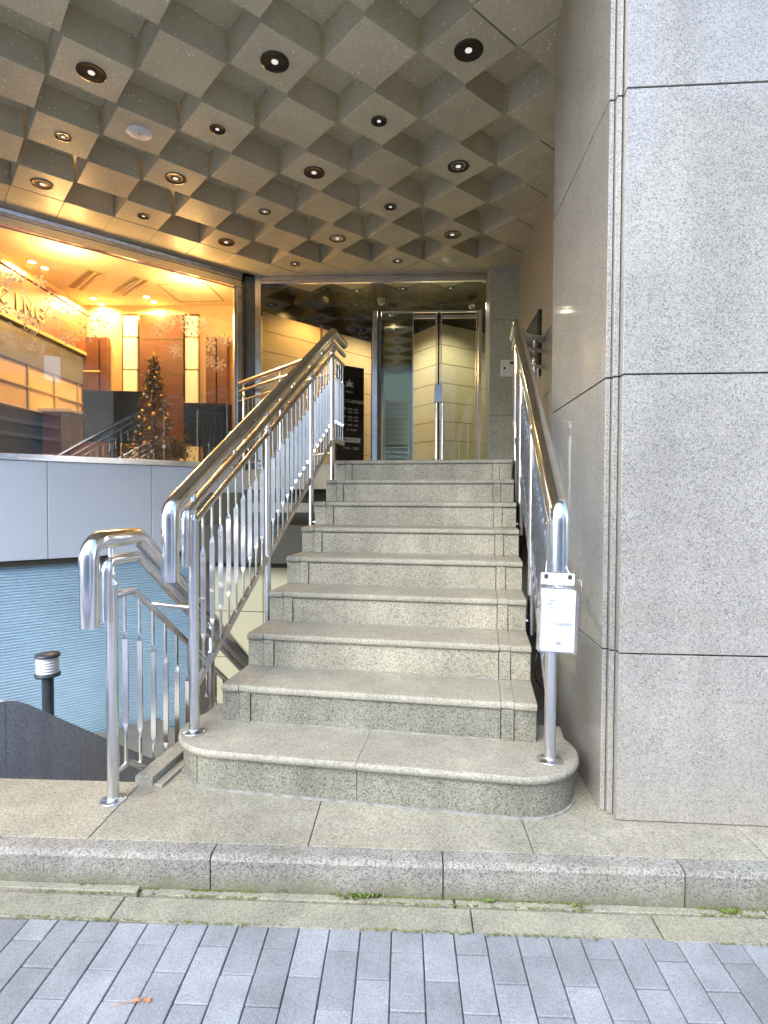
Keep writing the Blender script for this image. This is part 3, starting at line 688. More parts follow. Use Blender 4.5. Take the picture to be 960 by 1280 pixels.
# parapet panels under the window
pp = thing('parapet', 'pale blue-grey metal panel parapet below the warm lit window', 'parapet', WN(-1.5, 0, 0.8))
js = [-5.9, -4.94, -3.98, -3.02, -2.035, -1.06, 0.30]
for a, b in zip(js, js[1:]):
    bar('parapet_panel', WN, a + 0.003, b - 0.003, -0.06, -0.04, 0.795, 1.738, PANEL, pp, 0.003)
bar('parapet_core', WN, -5.9, 0.28, -0.045, 0.12, 0.80, 1.740, JOINT, pp, 0)
bar('top_rail', WN, -5.9, 0.02, -0.075, 0.0, 1.7385, 1.757, CHROME, pp, 0.002)
# ribbed wall
rbw = thing('ribbed_wall', 'blue wall of fine horizontal metal ribs in the basement court under the parapet', 'wall', WN(-1.5, 0, -1.2))
m = MB(); zr = 0.80; prof = []
nr = 76; stp = 2.15 / nr
for k in range(nr):
    z = 0.80 - k * stp; prof += [(0.0, z), (-0.013, z - stp * 0.22), (-0.013, z - stp * 0.66), (0.0, z - stp * 0.9)]
vs = [WN(LW, d + 0.03, z) for d, z in prof] + [WN(-0.42, d + 0.03, z) for d, z in prof]; n = len(prof)
m.add(vs, [[i, i + 1, i + 1 + n, i + n] for i in range(n - 1)])
m.build('ribs', RIB, rbw, kind='stuff')
bar('wall_core', WN, LW, -0.42, 0.034, 0.2, -1.35, 0.79, JOINT, rbw, 0)
bar('wall_cap', WN, LW, -0.30, -0.03, 0.14, 0.735, 0.792, DARKO, rbw, 0)
cw = thing('cream_wall', 'cream painted panel wall glimpsed under the upper floor beside the stair', 'wall', (-0.9, 5.8, -1))
CW = frame(-1.96, 6.30, R(-6))
for a, b in ((0.0, 0.62), (0.62, 1.2), (1.2, 2.4)):
    for z0, z1 in ((-1.6, -0.4), (-0.4, 0.12), (0.12, 0.62)):
        bar('wall_panel', CW, a + 0.004, b - 0.004, 0.0, 0.02, z0 + 0.004, z1 - 0.004, CREAM, cw, 0.002)
bar('wall_core', CW, -0.2, 3.2, 0.021, 0.1, -1.6, 1.45, DARKO, cw, 0)  # this core and the soffit carry the under-floor shade as dark colour
bar('shaded_soffit', CW, -0.1, 3.2, -0.3, 0.0, 0.70, 1.10, DARKO, cw, 0.004)
bar('edge_beam', CW, 0.6, 2.2, -0.34, -0.302, 1.24, 1.34, G_STEP, cw, 0.004)

# court floor, planter wall, basement stair
q = MB(); q.prism([(-9.5, 2.3), (2.0, 2.3), (2.0, 11.4), (-9.5, 11.4)], -1.75, -1.6); struct(q.build('court_floor', CONC))
q = MB()
ps_ = [S(-1.40, -1.2), S(-1.40, 2.4), WN(-1.0, -0.05), WN(-5.5, -0.05), Vector((-8, 2.5, 0))]
q.prism([tuple(p[:2]) for p in ps_], -1.6, -1.02); struct(q.build('planter_ground', CONC))
gw = thing('low_granite_wall', 'dark grey granite wall with a curved falling top beside the basement stair', 'wall', S(-1.3, 0.4, -1))
def ztop(d):
    if d < -0.05: return 0.315
    t = min(1, (d + 0.05) / 0.25)
    return 0.315 - 0.72 * (t * t * 0.5) * 0.25 - max(0, d - 0.20) * 0.72
dj = [-1.7, -1.13, -0.56, 0.045, 0.615, 1.185, 1.755, 2.3]
for a, b in zip(dj, dj[1:]):
    a += 0.003; b -= 0.003; m = MB(); n = 8; vs = []
    for k in range(n + 1):
        d = a + (b - a) * k / n
        for l in (-1.255, -1.40): vs += [S(l, d, -1.5), S(l, d, ztop(d))]
    fs = []
    for k in range(n):
        o_ = k * 4; fs += [[o_, o_ + 4, o_ + 5, o_ + 1], [o_ + 2, o_ + 3, o_ + 7, o_ + 6], [o_ + 1, o_ + 5, o_ + 7, o_ + 3]]
    fs += [[0, 1, 3, 2], [n * 4, n * 4 + 2, n * 4 + 3, n * 4 + 1]]
    m.add(vs, fs); m.build('wall_slab', G_GREY, gw)
bs = thing('basement_stair', 'dark granite flight descending beside the left handrail to the basement court', 'staircase', S(-0.75, 0, -1))
for k in range(8):
    z = ZL - 0.21 * (k + 1); d = -0.34 + 0.24 * k
    m = MB(); m.box(S, -1.25, -0.255, d, d + 0.26, z - 0.21, z, 0.003); m.build('step_stone', G_GREY, bs)

# bollard lamp
bo = thing('bollard_lamp', 'short bollard lamp with ribbed white glass head behind the dark granite wall', 'lamp')
bc = pt(58, 700, 3.75); bx, by = bc.x, bc.y; zc = 1.4 - 197 * 3.75 / 702
m = MB(); m.lathe((bx, by, 0), [(0.036, -1.02), (0.036, zc - 0.155)], 20); m.build('pole', DSTEEL, bo)
m = MB(); m.lathe((bx, by, 0), [(0.045, zc - 0.165), (0.078, zc - 0.155), (0.078, zc - 0.138), (0.05, zc - 0.134)], 24); m.build('collar', DSTEEL, bo)
prof = []
for k in range(6): z = zc - 0.134 + k * 0.0185; prof += [(0.064, z), (0.069, z + 0.003), (0.069, z + 0.012), (0.060, z + 0.016)]
m = MB(); m.lathe((bx, by, 0), prof, 24); m.build('ribbed_glass', FROST, bo)
m = MB(); m.lathe((bx, by, 0), [(0.076, zc - 0.024), (0.078, zc - 0.016), (0.072, zc - 0.004), (0.02, zc)], 24); m.build('cap', DSTEEL, bo)

# ================================================================== RAILINGS
PITCH_S = RISE / GO
def baluster(base, top, u, mat, par):
    """flat bar with a twisted pinch near both ends. base/top points, u = direction across the stair (broad face looks along the stair)"""
    base, top = Vector(base), Vector(top); h = top.z - base.z; ax = Vector((0, 0, 1)); v = ax.cross(u).normalized()
    tw = 0.045
    zt1 = h - min(0.15, h * 0.2); zb1 = min(0.13, h * 0.18)
    secs = []    # z, angle, halfwidth, half thickness
    W2, T2 = 0.0125, 0.0035; wn, tn = 0.0075, 0.0035
    secs += [(0, math.pi / 2, wn, tn), (zb1, math.pi / 2, wn, tn), (zb1 + tw * .4, math.pi / 4, 0.006, 0.005), (zb1 + tw, 0, W2, T2)]
    secs += [(zt1 - tw, 0, W2, T2), (zt1 - tw * .4, -math.pi / 4, 0.006, 0.005), (zt1, -math.pi / 2, wn, tn), (h, -math.pi / 2, wn, tn)]
    vs = []
    for z, a, w_, t_ in secs:
        c = base + ax * z; x = u * math.cos(a) + v * math.sin(a); y = -u * math.sin(a) + v * math.cos(a)
        vs += [c + x * w_ + y * t_, c - x * w_ + y * t_, c - x * w_ - y * t_, c + x * w_ - y * t_]
    n = len(secs); fs = [[i * 4 + k, i * 4 + (k + 1) % 4, (i + 1) * 4 + (k + 1) % 4, (i + 1) * 4 + k] for i in range(n - 1) for k in range(4)]
    m = MB(); m.add(vs, fs + [[3, 2, 1, 0], [4 * n - 4, 4 * n - 3, 4 * n - 2, 4 * n - 1]])
    return m.build('baluster', mat, par)
def post(par, F, l, d, zb, ztop_, zsup, r=0.0235, foot=True, name='post'):
    m = MB(); c = F(l, d, 0)
    m.lathe(c, [(r, zb), (r, ztop_)], 20)
    m.lathe(c, [(r + 0.003, ztop_), (r + 0.005, ztop_ + 0.004), (r + 0.003, ztop_ + 0.009), (0.016, ztop_ + 0.02), (0.015, ztop_ + 0.04), (0.019, ztop_ + 0.044), (0.019, ztop_ + 0.05), (0.012, ztop_ + 0.054), (0.011, zsup)], 20)
    o = m.build(name, BRUSH, par)
    if foot:
        m = MB(); m.lathe(c, [(0.052, zb), (0.054, zb + 0.003), (0.050, zb + 0.006), (0.026, zb + 0.010), (0.024, zb + 0.018)], 24); m.build('foot_plate', BRUSH, par)
    return o
ZB0, Z20, Z30, ZR0 = 1.463, 1.362, 1.275, 0.505      # heights over the bottom post: big pipe, second pipe, third pipe, bottom bar
D0 = -0.148; DT = 2.33
def zz_(z0, d): return z0 + (d - D0) * PITCH_S
def main_rail(name, label, l, side):
    t = thing(name, label, 'railing', S(l, D0, ZL))
    top = 2.36
    # big pipe
    a = [S(l, -0.345, 1.035), S(l, -0.345, zz_(ZB0, -0.345)), S(l, top, zz_(ZB0, top)), S(l, top + 0.42, zz_(ZB0, top) - 0.0)]
    m = MB(); m.tube(path(a, 0.075), 0.0375, 20); m.build('handrail', CHROME, t)
    a = [S(l, -0.215, 1.085), S(l, -0.215, zz_(Z20, -0.215)), S(l, top, zz_(Z20, top)), S(l, top + 0.42, zz_(Z20, top))]
    m = MB(); m.tube(path(a, 0.05), 0.021, 16); m.build('second_pipe', CHROME, t)
    a = [S(l, D0 + 0.02, zz_(Z30, D0 + 0.02)), S(l, top - 0.02, zz_(Z30, top - 0.02)), S(l, top + 0.40, zz_(Z30, top - 0.02))]
    m = MB(); m.tube(path(a, 0.04), 0.015, 14); m.build('third_pipe', CHROME, t)
    m = MB(); r0, r1 = S(l, D0, ZR0), S(l, top, zz_(ZR0, top))
    vs = []
    for c, dz in ((S(l, D0 + 0.02, zz_(ZR0, D0 + 0.02)), 0), (S(l, top, zz_(ZR0, top)), 0), (S(l, top + 0.40, zz_(ZR0, top)), 0)):
        x = (S(1, 0) - S(0, 0)); vs += [c + x * 0.010 + Vector((0, 0, .019)), c - x * 0.010 + Vector((0, 0, .019)), c - x * 0.010 - Vector((0, 0, .019)), c + x * 0.010 - Vector((0, 0, .019))]
    m.add(vs, [[i * 4 + k, i * 4 + (k + 1) % 4, (i + 1) * 4 + (k + 1) % 4, (i + 1) * 4 + k] for i in range(2) for k in range(4)] + [[0, 1, 2, 3], [8, 9, 10, 11]]); m.build('bottom_bar', BRUSH, t)
    posts = [D0, 0.78, 1.70, 2.33]
    for i, d in enumerate(posts):
        zb = (ZL + RISE) if i == 0 else zz_(ZR0, d) - (0.42 if i < 3 else 0.20)
        if i == 3: zb = ZT - 0.35
        post(t, S, l, d, zb, zz_(Z30, d) + 0.015, zz_(ZB0, d) - 0.02, r=0.0235 if i == 0 else 0.0195, foot=(i == 0))
        if i > 0:
            sg = 1 if side == 'L' else -1
            m = MB(); m.tube([S(l, d, zb + 0.08), S(l + sg * 0.06, d, zb + 0.08)], 0.012, 10); m.build('wall_bracket', BRUSH, t)
    u = (S(1, 0) - S(0, 0))
    allb = []
    for p0, p1, nb in ((posts[0], posts[1], 9), (posts[1], posts[2], 9), (posts[2], posts[3], 6)):
        for k in range(1, nb + 1): allb.append(p0 + (p1 - p0) * k / (nb + 1))
    for d in allb: baluster(S(l, d, zz_(ZR0, d) + 0.01), S(l, d, zz_(Z30, d) - 0.008), u, FLATM, t)
    for k in range(1, 5):
        d = top + 0.02 + 0.085 * k; baluster(S(l, d, zz_(ZR0, top) + 0.01), S(l, d, zz_(Z30, top) - 0.008), u, FLATM, t)
    # short stems between the pipes
    for d in (0.3, 1.25, 2.0):
        m = MB(); m.lathe(S(l, d, 0), [(0.009, zz_(Z20, d)), (0.009, zz_(ZB0, d))], 10); m.build('stem', BRUSH, t)
    return t
rl = main_rail('stair_railing', 'tall chrome railing up the left side of the main stair', -0.062, 'L')
rr_ = main_rail('stair_railing', 'chrome railing up the right side of the stair, carrying the card holder', 1.542, 'R')

# basement railing
br = thing('basement_railing', 'lower chrome railing in front on the left, dropping away to the basement', 'railing', S(-0.264, -0.454, ZL))
lb = -0.264; sl_ = 0.76
zbb = lambda z0, d: z0 - max(0, d + 0.27) * sl_
e_ = 2.3
for nm, z0, ds, zh, r_, rad in (('handrail', 1.225, -0.590, 0.885, 0.0375, 0.075), ('second_pipe', 1.135, -0.485, 0.885, 0.021, 0.045)):
    k0 = -0.27
    a = [S(lb, ds, zh), S(lb, ds, z0), S(lb, k0, z0), S(lb, e_, zbb(z0, e_))]
    m = MB(); m.tube(path(a, rad), r_, 20); m.build(nm, CHROME, br)
a = [S(lb, -0.44, 0.985), S(lb, -0.30, 0.985), S(lb, e_, 0.985 - (e_ + 0.30) * sl_)]
m = MB(); m.tube(path(a, 0.04), 0.015, 14); m.build('third_pipe', CHROME, br)
a = [S(lb, -0.44, 0.235), S(lb, -0.34, 0.235), S(lb, e_, 0.235 - (e_ + 0.34) * sl_)]
m = MB(); m.tube(a, 0.013, 10); m.build('bottom_bar', BRUSH, br)
post(br, S, lb, -0.454, ZL, 1.03, 1.20, r=0.0235, foot=True)
post(br, S, lb, 0.42, -0.35, 0.985 - 0.72 * sl_ + 0.03, 1.225 - 0.69 * sl_, r=0.0195, foot=False)
u = S(1, 0) - S(0, 0)
for k in range(20):
    d = -0.365 + 0.105 * k
    if abs(d - 0.42) < 0.04: continue
    zt_ = 0.975 - max(0, d + 0.30) * sl_; zb_ = 0.24 - max(0, d + 0.34) * sl_
    baluster(S(lb, d, zb_), S(lb, d, zt_), u, FLATM, br)
m = MB(); m.tube([S(lb, D0 - 0.02, 0.90), S(-0.062 - 0.02, D0, 0.885)], 0.010, 10); m.build('tie_bar', BRUSH, br)

# landing guard along the upper floor edge (left) and short return to the side wall (right)
A_ = S(-0.062, 2.40); B_ = WN(-0.06, -0.10)
yawg = math.atan2(B_.y - A_.y, B_.x - A_.x); Lg = (B_ - A_).length; GF = frame(A_.x, A_.y, yawg)
lg = thing('landing_guard', 'level chrome guard rail along the upper floor edge ending at the warm lit window', 'railing', GF(Lg / 2, 0, ZT))
for nm, z, r_ in (('handrail', 2.735, 0.030), ('second_pipe', 2.645, 0.018), ('third_pipe', 2.53, 0.014), ('bottom_bar', 1.80, 0.013)):
    m = MB(); m.tube([GF(0.02, 0, z), GF(Lg, 0, z)], r_, 14); m.build(nm, CHROME, lg)
for k, l in enumerate((Lg - 0.12, Lg * 0.5)): post(lg, GF, l, 0, ZT - 0.003, 2.545, 2.715, r=0.018, foot=False)
u2 = GF(1, 0) - GF(0, 0)
for k in range(1, 17):
    l = Lg * k / 17
    if abs(l - Lg * .5) > 0.03: baluster(GF(l, 0, 1.805), GF(l, 0, 2.52), Vector((-u2.y, u2.x, 0)), FLATM, lg)
A2 = S(1.542, 2.40); B2 = RW(0.0, 1.82); yawg = math.atan2(B2.y - A2.y, B2.x - A2.x); L2_ = (B2 - A2).length; G2 = frame(A2.x, A2.y, yawg)
rg = thing('landing_guard', 'short chrome guard rail between the right stair railing and the brown side wall', 'railing', G2(L2_ / 2, 0, ZT))
for nm, z, r_ in (('handrail', 2.80, 0.030), ('second_pipe', 2.70, 0.018), ('third_pipe', 2.56, 0.014), ('bottom_bar', 1.80, 0.013)):
    m = MB(); m.tube([G2(0.03, 0, z), G2(L2_ - 0.002, 0, z)], r_, 14); m.build(nm, CHROME, rg)
post(rg, G2, L2_ * 0.62, 0, ZT - 0.3, 2.575, 2.78, r=0.018, foot=False)
for k in range(1, 4): baluster(G2(L2_ * k / 4, 0, 1.805), G2(L2_ * k / 4, 0, 2.55), Vector((0, 1, 0)), FLATM, rg)

# ================================================================== card holder on the right post
hc = S(1.542, -0.345, 0); HF = frame(hc.x - 0.020, hc.y - 0.043, R(-3))
ch = thing('card_holder', 'clear acrylic holder of white cards clipped under the right handrail end', 'card holder', HF(0, 0, 0.9))
TL = R(2.2)
def HT(l, d, z): return HF(l * math.cos(TL) + (z - 1.04) * math.sin(TL) * 0.6, d, z - l * math.sin(TL))
zc0, zc1 = 0.832, 1.062
m = MB(); m.box(HT, -0.066, 0.066, -0.052, -0.049, zc0, zc1 - 0.02, 0.0008); m.build('front_panel', ACRYL, ch)
m = MB(); m.box(HT, -0.066, 0.066, -0.003, 0.0, zc0, zc1 + 0.045, 0.0008); m.build('back_panel', ACRYL, ch)
for x0, x1 in ((-0.069, -0.066), (0.066, 0.069)):
    m = MB(); m.box(HT, x0, x1, -0.052, 0.0, zc0, zc1 - 0.02, 0.0008); m.build('side_panel', ACRYL, ch)
m = MB(); m.box(HT, -0.066, 0.066, -0.049, -0.003, zc0, zc0 + 0.003); m.build('bottom_panel', ACRYL, ch)
m = MB(); m.tube([HT(-0.062, -0.03, zc1 - 0.02), HT(-0.078, -0.055, zc1 - 0.01), HT(-0.066, -0.05, zc1 + 0.04), HT(-0.05, -0.002, zc1 + 0.045)], 0.0022, 8); m.build('lid_edge', ACRYL, ch)
m = MB(); m.tube([HT(0.062, -0.03, zc1 - 0.02), HT(0.078, -0.055, zc1 - 0.01), HT(0.074, -0.05, zc1 + 0.04), HT(0.05, -0.002, zc1 + 0.045)], 0.0022, 8); m.build('lid_edge', ACRYL, ch)
cdk = thing('card_stack', 'stack of white printed cards standing inside the clear holder', 'cards', HF(0, 0, 0.8))
m = MB(); m.box(HT, -0.060, 0.058, -0.047, -0.008, zc0 + 0.006, zc1 + 0.0); m.build('card_block', PAPER, cdk)
def text(body, size, F3, par, mat, name='lettering', depth=0.0004, align='CENTER'):
    """F3: 4x4 placing the text's XY plane"""
    c = bpy.data.curves.new(name, 'FONT'); c.body = body; c.size = size; c.extrude = depth; c.align_x = align; c.align_y = 'CENTER'
    o = bpy.data.objects.new(name, c); COL.objects.link(o); c.materials.append(mat)
    if par is not None: o.parent = par; o.matrix_parent_inverse = par.matrix_world.inverted()
    o.matrix_world = F3
    bpy.context.view_layer.update()
    me = bpy.data.meshes.new_from_object(o.evaluated_get(bpy.context.evaluated_depsgraph_get())); me.materials.clear(); me.materials.append(mat)
    q_ = bpy.data.objects.new(name, me); COL.objects.link(q_)
    if par is not None: q_.parent = par; q_.matrix_parent_inverse = par.matrix_world.inverted()
    q_.matrix_world = F3; bpy.data.objects.remove(o); return q_
def plane_at(p, yaw, roll=0.0): return Matrix.Translation(p) @ Matrix.Rotation(yaw, 4, 'Z') @ Matrix.Rotation(R(90), 4, 'X') @ Matrix.Rotation(roll, 4, 'Z')
ty = R(-3)
for body, sz, l, z in (('ご自由に', 0.009, -0.028, 1.025), ('お取り', 0.009, -0.032, 1.011), ('ください', 0.009, -0.026, 0.997), ('メープル歯科医院', 0.0115, 0.0, 0.938)):
    text(body, sz, plane_at(HT(l, -0.0475, z), ty, -TL), cdk, PRINT)
def leaf_emblem(name, F, s, mat, par):
    """small crown-like leaf mark: five pointed lobes over a stem"""
    pts = []
    for k, (a, r_) in enumerate([(-90, .25), (-60, .45), (-20, 1.0), (5, .5), (30, 1.0), (55, .45), (75, .6), (90, 1.05), (105, .6), (125, .45), (150, 1.0), (175, .5), (200, 1.0), (240, .45)]):
        pts.append((r_ * s * math.cos(R(a)), r_ * s * math.sin(R(a))))
    m = MB(); n = len(pts); vs = [F(x, -0.0006, z) for x, z in pts] + [F(x, 0, z) for x, z in pts] + [F(0, -0.0006, 0), F(0, 0, 0)]
    fs = []
    for k in range(n): j = (k + 1) % n; fs += [[k, j, 2 * n], [k + n, 2 * n + 1, j + n], [k, k + n, j + n, j]]
    m.add(vs, fs); return m.build(name, mat, par)
leaf_emblem('emblem', lambda x, d, z: HT(x + 0.001, d - 0.0472, 0.868 + z), 0.012, PRINT, cdk)
cb = thing('clip_bar', 'cream plastic clip bar with two dark clips holding the card holder to the rail end', 'clip', HF(0, 0, 1.08))
m = MB(); m.box(HT, -0.062, 0.062, -0.016, -0.006, 1.078, 1.122, 0.003); m.build('clip_body', CREAMP, cb)
for l in (-0.045, 0.042):
    m = MB(); m.box(HT, l - 0.007, l + 0.007, -0.022, -0.0165, 1.102, 1.118, 0.002); m.build('clip_jaw', DSTEEL, cb)
    m = MB(); m.box(HT, l - 0.008, l + 0.008, -0.022, -0.0165, 1.082, 1.096, 0.002); m.build('clip_pad', PAPER, cb)
    m = MB(); m.tube([HT(l, -0.012, 1.122), HT(l * 0.75, 0.03, 1.16)], 0.0015, 6); m.build('hanging_cord', WHITE, cb)

# black cable loop in the gap right of the stair
cbl = MB(); cc = pt(674, 832, 2.9); pts = []
for k in range(25):
    a = 2 * math.pi * k / 24; pts.append(cc + Vector((0.035 * math.cos(a), 0.05 * math.cos(a), 0.085 * math.sin(a))))
cbl.tube(pts, 0.005, 8); cbl.tube([cc + Vector((0, 0, -0.085)), cc + Vector((0.03, -0.02, -0.16)), cc + Vector((0.045, -0.03, -0.55)), cc + Vector((0.03, 0, -0.85))], 0.004, 8)
tag(cbl.build('cable', BLACK), 'black cable loop hanging in the dark gap behind the right post', 'cable')

# ================================================================== ENTRANCE GLAZING
EG = frame(-1.503, 6.827, R(-2.7))
EL = 2.70
en = thing('glass_entrance', 'full height glass entrance screen with chrome posts at the head of the stair', 'entrance', EG(1.35, 0, ZT))
def ex(px_):   # position along the screen of a measured upright
    tt = (px_ - 480) / FPX; o_ = EG(0, 0); u_ = EG(1, 0) - o_
    return (tt * o_.y - o_.x) / (u_.x - tt * u_.y)
bar('corner_pier', EG, -0.185, -0.055, -0.02, 0.2, ZT, HC + 0.01, G_POST, en, 0.002)
bar('corner_pier', EG, -0.24, -0.19, -0.03, 0.1, ZT, HC + 0.01, CHROME, en, 0.002)
bar('upright', EG, -0.05, 0.02, -0.04, 0.04, ZT, HC, CHROME, en, 0.002)
bar('head_bar', EG, 0.02, EL, -0.03, 0.03, HC - 0.05, HC - 0.002, BRUSH, en, 0.002)
bar('head_bar', EG, 0.02, EL, -0.036, 0.0, HC - 0.085, HC - 0.055, CHROME, en, 0.002)
ups = [ex(468), ex(514), ex(547), ex(598)]
bar('upright', EG, ups[0] - 0.028, ups[0] + 0.028, -0.03, 0.04, ZT, 3.62, CHROME, en, 0.002)
bar('upright', EG, ups[0] + 0.032, ups[0] + 0.075, -0.01, 0.03, ZT, 3.62, G_POST, en, 0.002)
bar('upright', EG, ups[3] - 0.02, ups[3] + 0.02, -0.03, 0.03, ZT, 3.62, CHROME, en, 0.002)
bar('door_head', EG, ups[0] + 0.078, ups[3] - 0.022, -0.012, 0.012, 3.60, 3.62, BRUSH, en, 0.001)
bar('glass_pane', EG, 0.021, ups[0] - 0.029, -0.005, 0.005, ZT, HC - 0.087, GLASSD, en, 0)
bar('glass_pane', EG, ups[0] - 0.0285, EL, -0.005, 0.005, 3.622, HC - 0.087, GLASSD, en, 0)
bar('glass_pane', EG, ups[0] + 0.077, ups[1], -0.005, 0.005, ZT, 3.598, GLASSD, en, 0)
bar('glass_pane', EG, ups[3] + 0.021, EL, -0.005, 0.005, ZT, 3.62, GLASSD, en, 0)
for a, b in ((ups[1] + 0.006, ups[2] - 0.012), (ups[2] + 0.012, ups[3] - 0.024)):
    bar('door_leaf', EG, a, b, -0.006, 0.006, ZT + 0.012, 3.595, GLASSD, en, 0)
for xx in (ups[1] + 0.012, ups[2] - 0.030, ups[2] + 0.030, ups[3] - 0.038): bar('leaf_edge', EG, xx - 0.006, xx + 0.006, -0.010, 0.010, ZT + 0.014, 3.59, CHROME, en, 0.001)
for zz__ in (ZT + 0.05, 3.55): bar('leaf_rail', EG, ups[1] + 0.02, ups[2] - 0.038, -0.009, 0.009, zz__ - 0.02, zz__ + 0.02, BRUSH, en, 0.001); bar('leaf_rail', EG, ups[2] + 0.038, ups[3] - 0.046, -0.009, 0.009, zz__ - 0.02, zz__ + 0.02, BRUSH, en, 0.001)
bar('door_stile', EG, ups[2] - 0.011, ups[2] + 0.011, -0.014, 0.014, ZT + 0.012, 3.595, BRONZE, en, 0.001)
bar('lock_box', EG, ups[2] - 0.05, ups[2] + 0.045, -0.055, -0.015, 2.53, 2.74, BRUSH, en, 0.003)
for dx in (-0.02, 0.05):
    m = MB(); m.tube([EG(ups[2] + dx, -0.06, ZT + 0.12), EG(ups[2] + dx, -0.06, 2.52)], 0.012, 12); m.build('pull_handle', CHROME, en)
rk = thing('reflected_rungs', 'white bars modelling the reflected stair rails behind the glass, left of the doors', 'reflection', EG(ups[0] + 0.2, 0.2, ZT))  # solid bars and sheet stand in for reflections of stair and railing
ra, rb = ups[0] + 0.115, ups[1] - 0.035
for xx in (ra, rb): bar('reflected_upright', EG, xx - 0.008, xx + 0.008, 0.18, 0.20, ZT, 2.62, WHITE, rk, 0.001)
for k in range(13): bar('reflected_rung', EG, ra + 0.009, rb - 0.009, 0.182, 0.198, ZT + 0.10 + k * 0.062, ZT + 0.116 + k * 0.062, WHITE, rk, 0.001)
bar('reflected_sheet', EG, ra, rb, 0.205, 0.215, 2.05, 2.60, plain('pale_reflection', (0.62, 0.68, 0.62), 0.3), rk, 0.001)
# inside the lobby: mirror-faced pier, orange wall, beige pier
ln_ = thing('mirror_pier', 'narrow mirror-faced pier behind the glass, left of the lobby doors', 'pier', (0.2, 7.2, ZT))
a, b = ups[0] + 0.09, ups[1] - 0.01
bar('mirror_face', EG, a, b + 0.02, 0.30, 0.32, ZT, 3.58, MIRROR, ln_, 0.002)
bar('pier_core', EG, a + 0.01, b, 0.322, 0.7, ZT, 3.57, BRONZE, ln_, 0)
ow = thing('lobby_side_wall', 'warm orange panelled wall seen through the left part of the entrance glass', 'wall', (-1, 7.6, ZT))
OW = frame(-1.52, 7.02, R(46))
zj = [ZT, 2.02, 2.32, 2.62, 2.92, 3.22, 3.47, 3.70]
for z0, z1 in zip(zj, zj[1:]):
    for l0, l1 in ((-0.1, 0.93), (0.97, 1.98)):
        bar('wall_panel', OW, l0, l1, 0.0, 0.02, z0 + 0.004, z1 - 0.003, IWALL, ow, 0.001)
bar('wall_core', OW, -0.1, 2.0, 0.021, 0.1, ZT, HC - 0.01, BRONZE, ow, 0)
bar('panel_trim', OW, 0.935, 0.965, -0.01, 0.02, ZT, 3.74, WOODB, ow, 0.001)
bar('panel_trim', OW, 1.9, 1.96, -0.02, -0.001, ZT, 3.72, WOODB, ow, 0.001)
bp_ = thing('lobby_pier', 'beige panelled block inside the lobby with its corner facing the doors', 'wall', (0.8, 8.3, ZT))
for nm, F, Lx, sgn in (('wall_panel', frame(0.79, 8.0, R(32)), 1.2, 1), ('wall_panel', frame(0.77, 8.0, R(123)), 1.2, -1)):
    for z0, z1 in ((ZT, 1.95), (1.95, 2.22), (2.22, 2.49), (2.49, 2.76), (2.76, 3.03), (3.03, 3.30), (3.30, 3.57), (3.57, 3.86)):
        for l0, l1 in ((0.0, 0.6), (0.6, 1.2)):
            bar(nm, F, l0 + 0.002, l1 - 0.002, -0.01 if sgn > 0 else -0.02, 0.01 if sgn > 0 else 0.0, z0 + 0.004, z1 - 0.004, IBEIGE, bp_, 0.001)
    bar('pier_core', F, 0.01, 1.2, (0.012 if sgn > 0 else -0.35), (0.35 if sgn > 0 else -0.022), ZT, 3.85, WOODB, bp_, 0)
q = MB(); q.prism([(-1.6, 9.6), (1.9, 9.6), (1.9, 9.7), (-1.6, 9.7)], ZT, HC); tag(q.build('lobby_back_wall', IBEIGE), 'dim beige back wall of the lobby far behind the glass', 'wall')
# notice board
bw = 0.37; NO = pt(419.5, 600, 6.30); NF = frame(NO.x, NO.y, R(36))
nb = thing('notice_board', 'tall black notice board with white crest and lettering, behind the left railing', 'sign', NF(bw / 2, 0, ZT))
bar('board_face', NF, 0.0, bw, -0.015, 0.015, ZT + 0.02, 2.885, BLACK, nb, 0.002)
bar('board_foot', NF, 0.0, bw, -0.08, 0.08, ZT - 0.002, ZT + 0.019, BLACK, nb, 0.002)
leaf_emblem('crest', lambda x, d, z: NF(bw * 0.46 + x, -0.0162 + d, 2.675 + z), 0.062, SPRINT, nb)
for body, sz, fx, z_, mt in (('MAPLE', 0.034, .46, 2.592, SPRINT), ('メープル歯科医院', 0.043, .52, 2.485, SPRINT), ('月  10:00  13:00', 0.029, .52, 2.40, SPRINT), ('      14:30  19:00', 0.029, .52, 2.365, SPRINT),
                             ('火  10:00  13:00', 0.029, .52, 2.31, SPRINT), ('      14:30  19:00', 0.029, .52, 2.275, SPRINT), ('土  10:00  17:00', 0.029, .52, 2.22, SPRINT), ('日・祝 休診', 0.026, .55, 2.165, SPRINT), ('ご予約・ご相談', 0.032, .5, 1.955, SPRINT)):
    text(body, sz, plane_at(NF(bw * fx, -0.0162, z_), R(36)), nb, mt)
bar('pale_band', NF, 0.02, bw * 0.86, -0.0175, -0.0155, 2.025, 2.08, SPRINT, nb, 0)
text('お電話ください', 0.034, plane_at(NF(bw * .45, -0.0180, 2.052), R(36)), nb, BLACK)

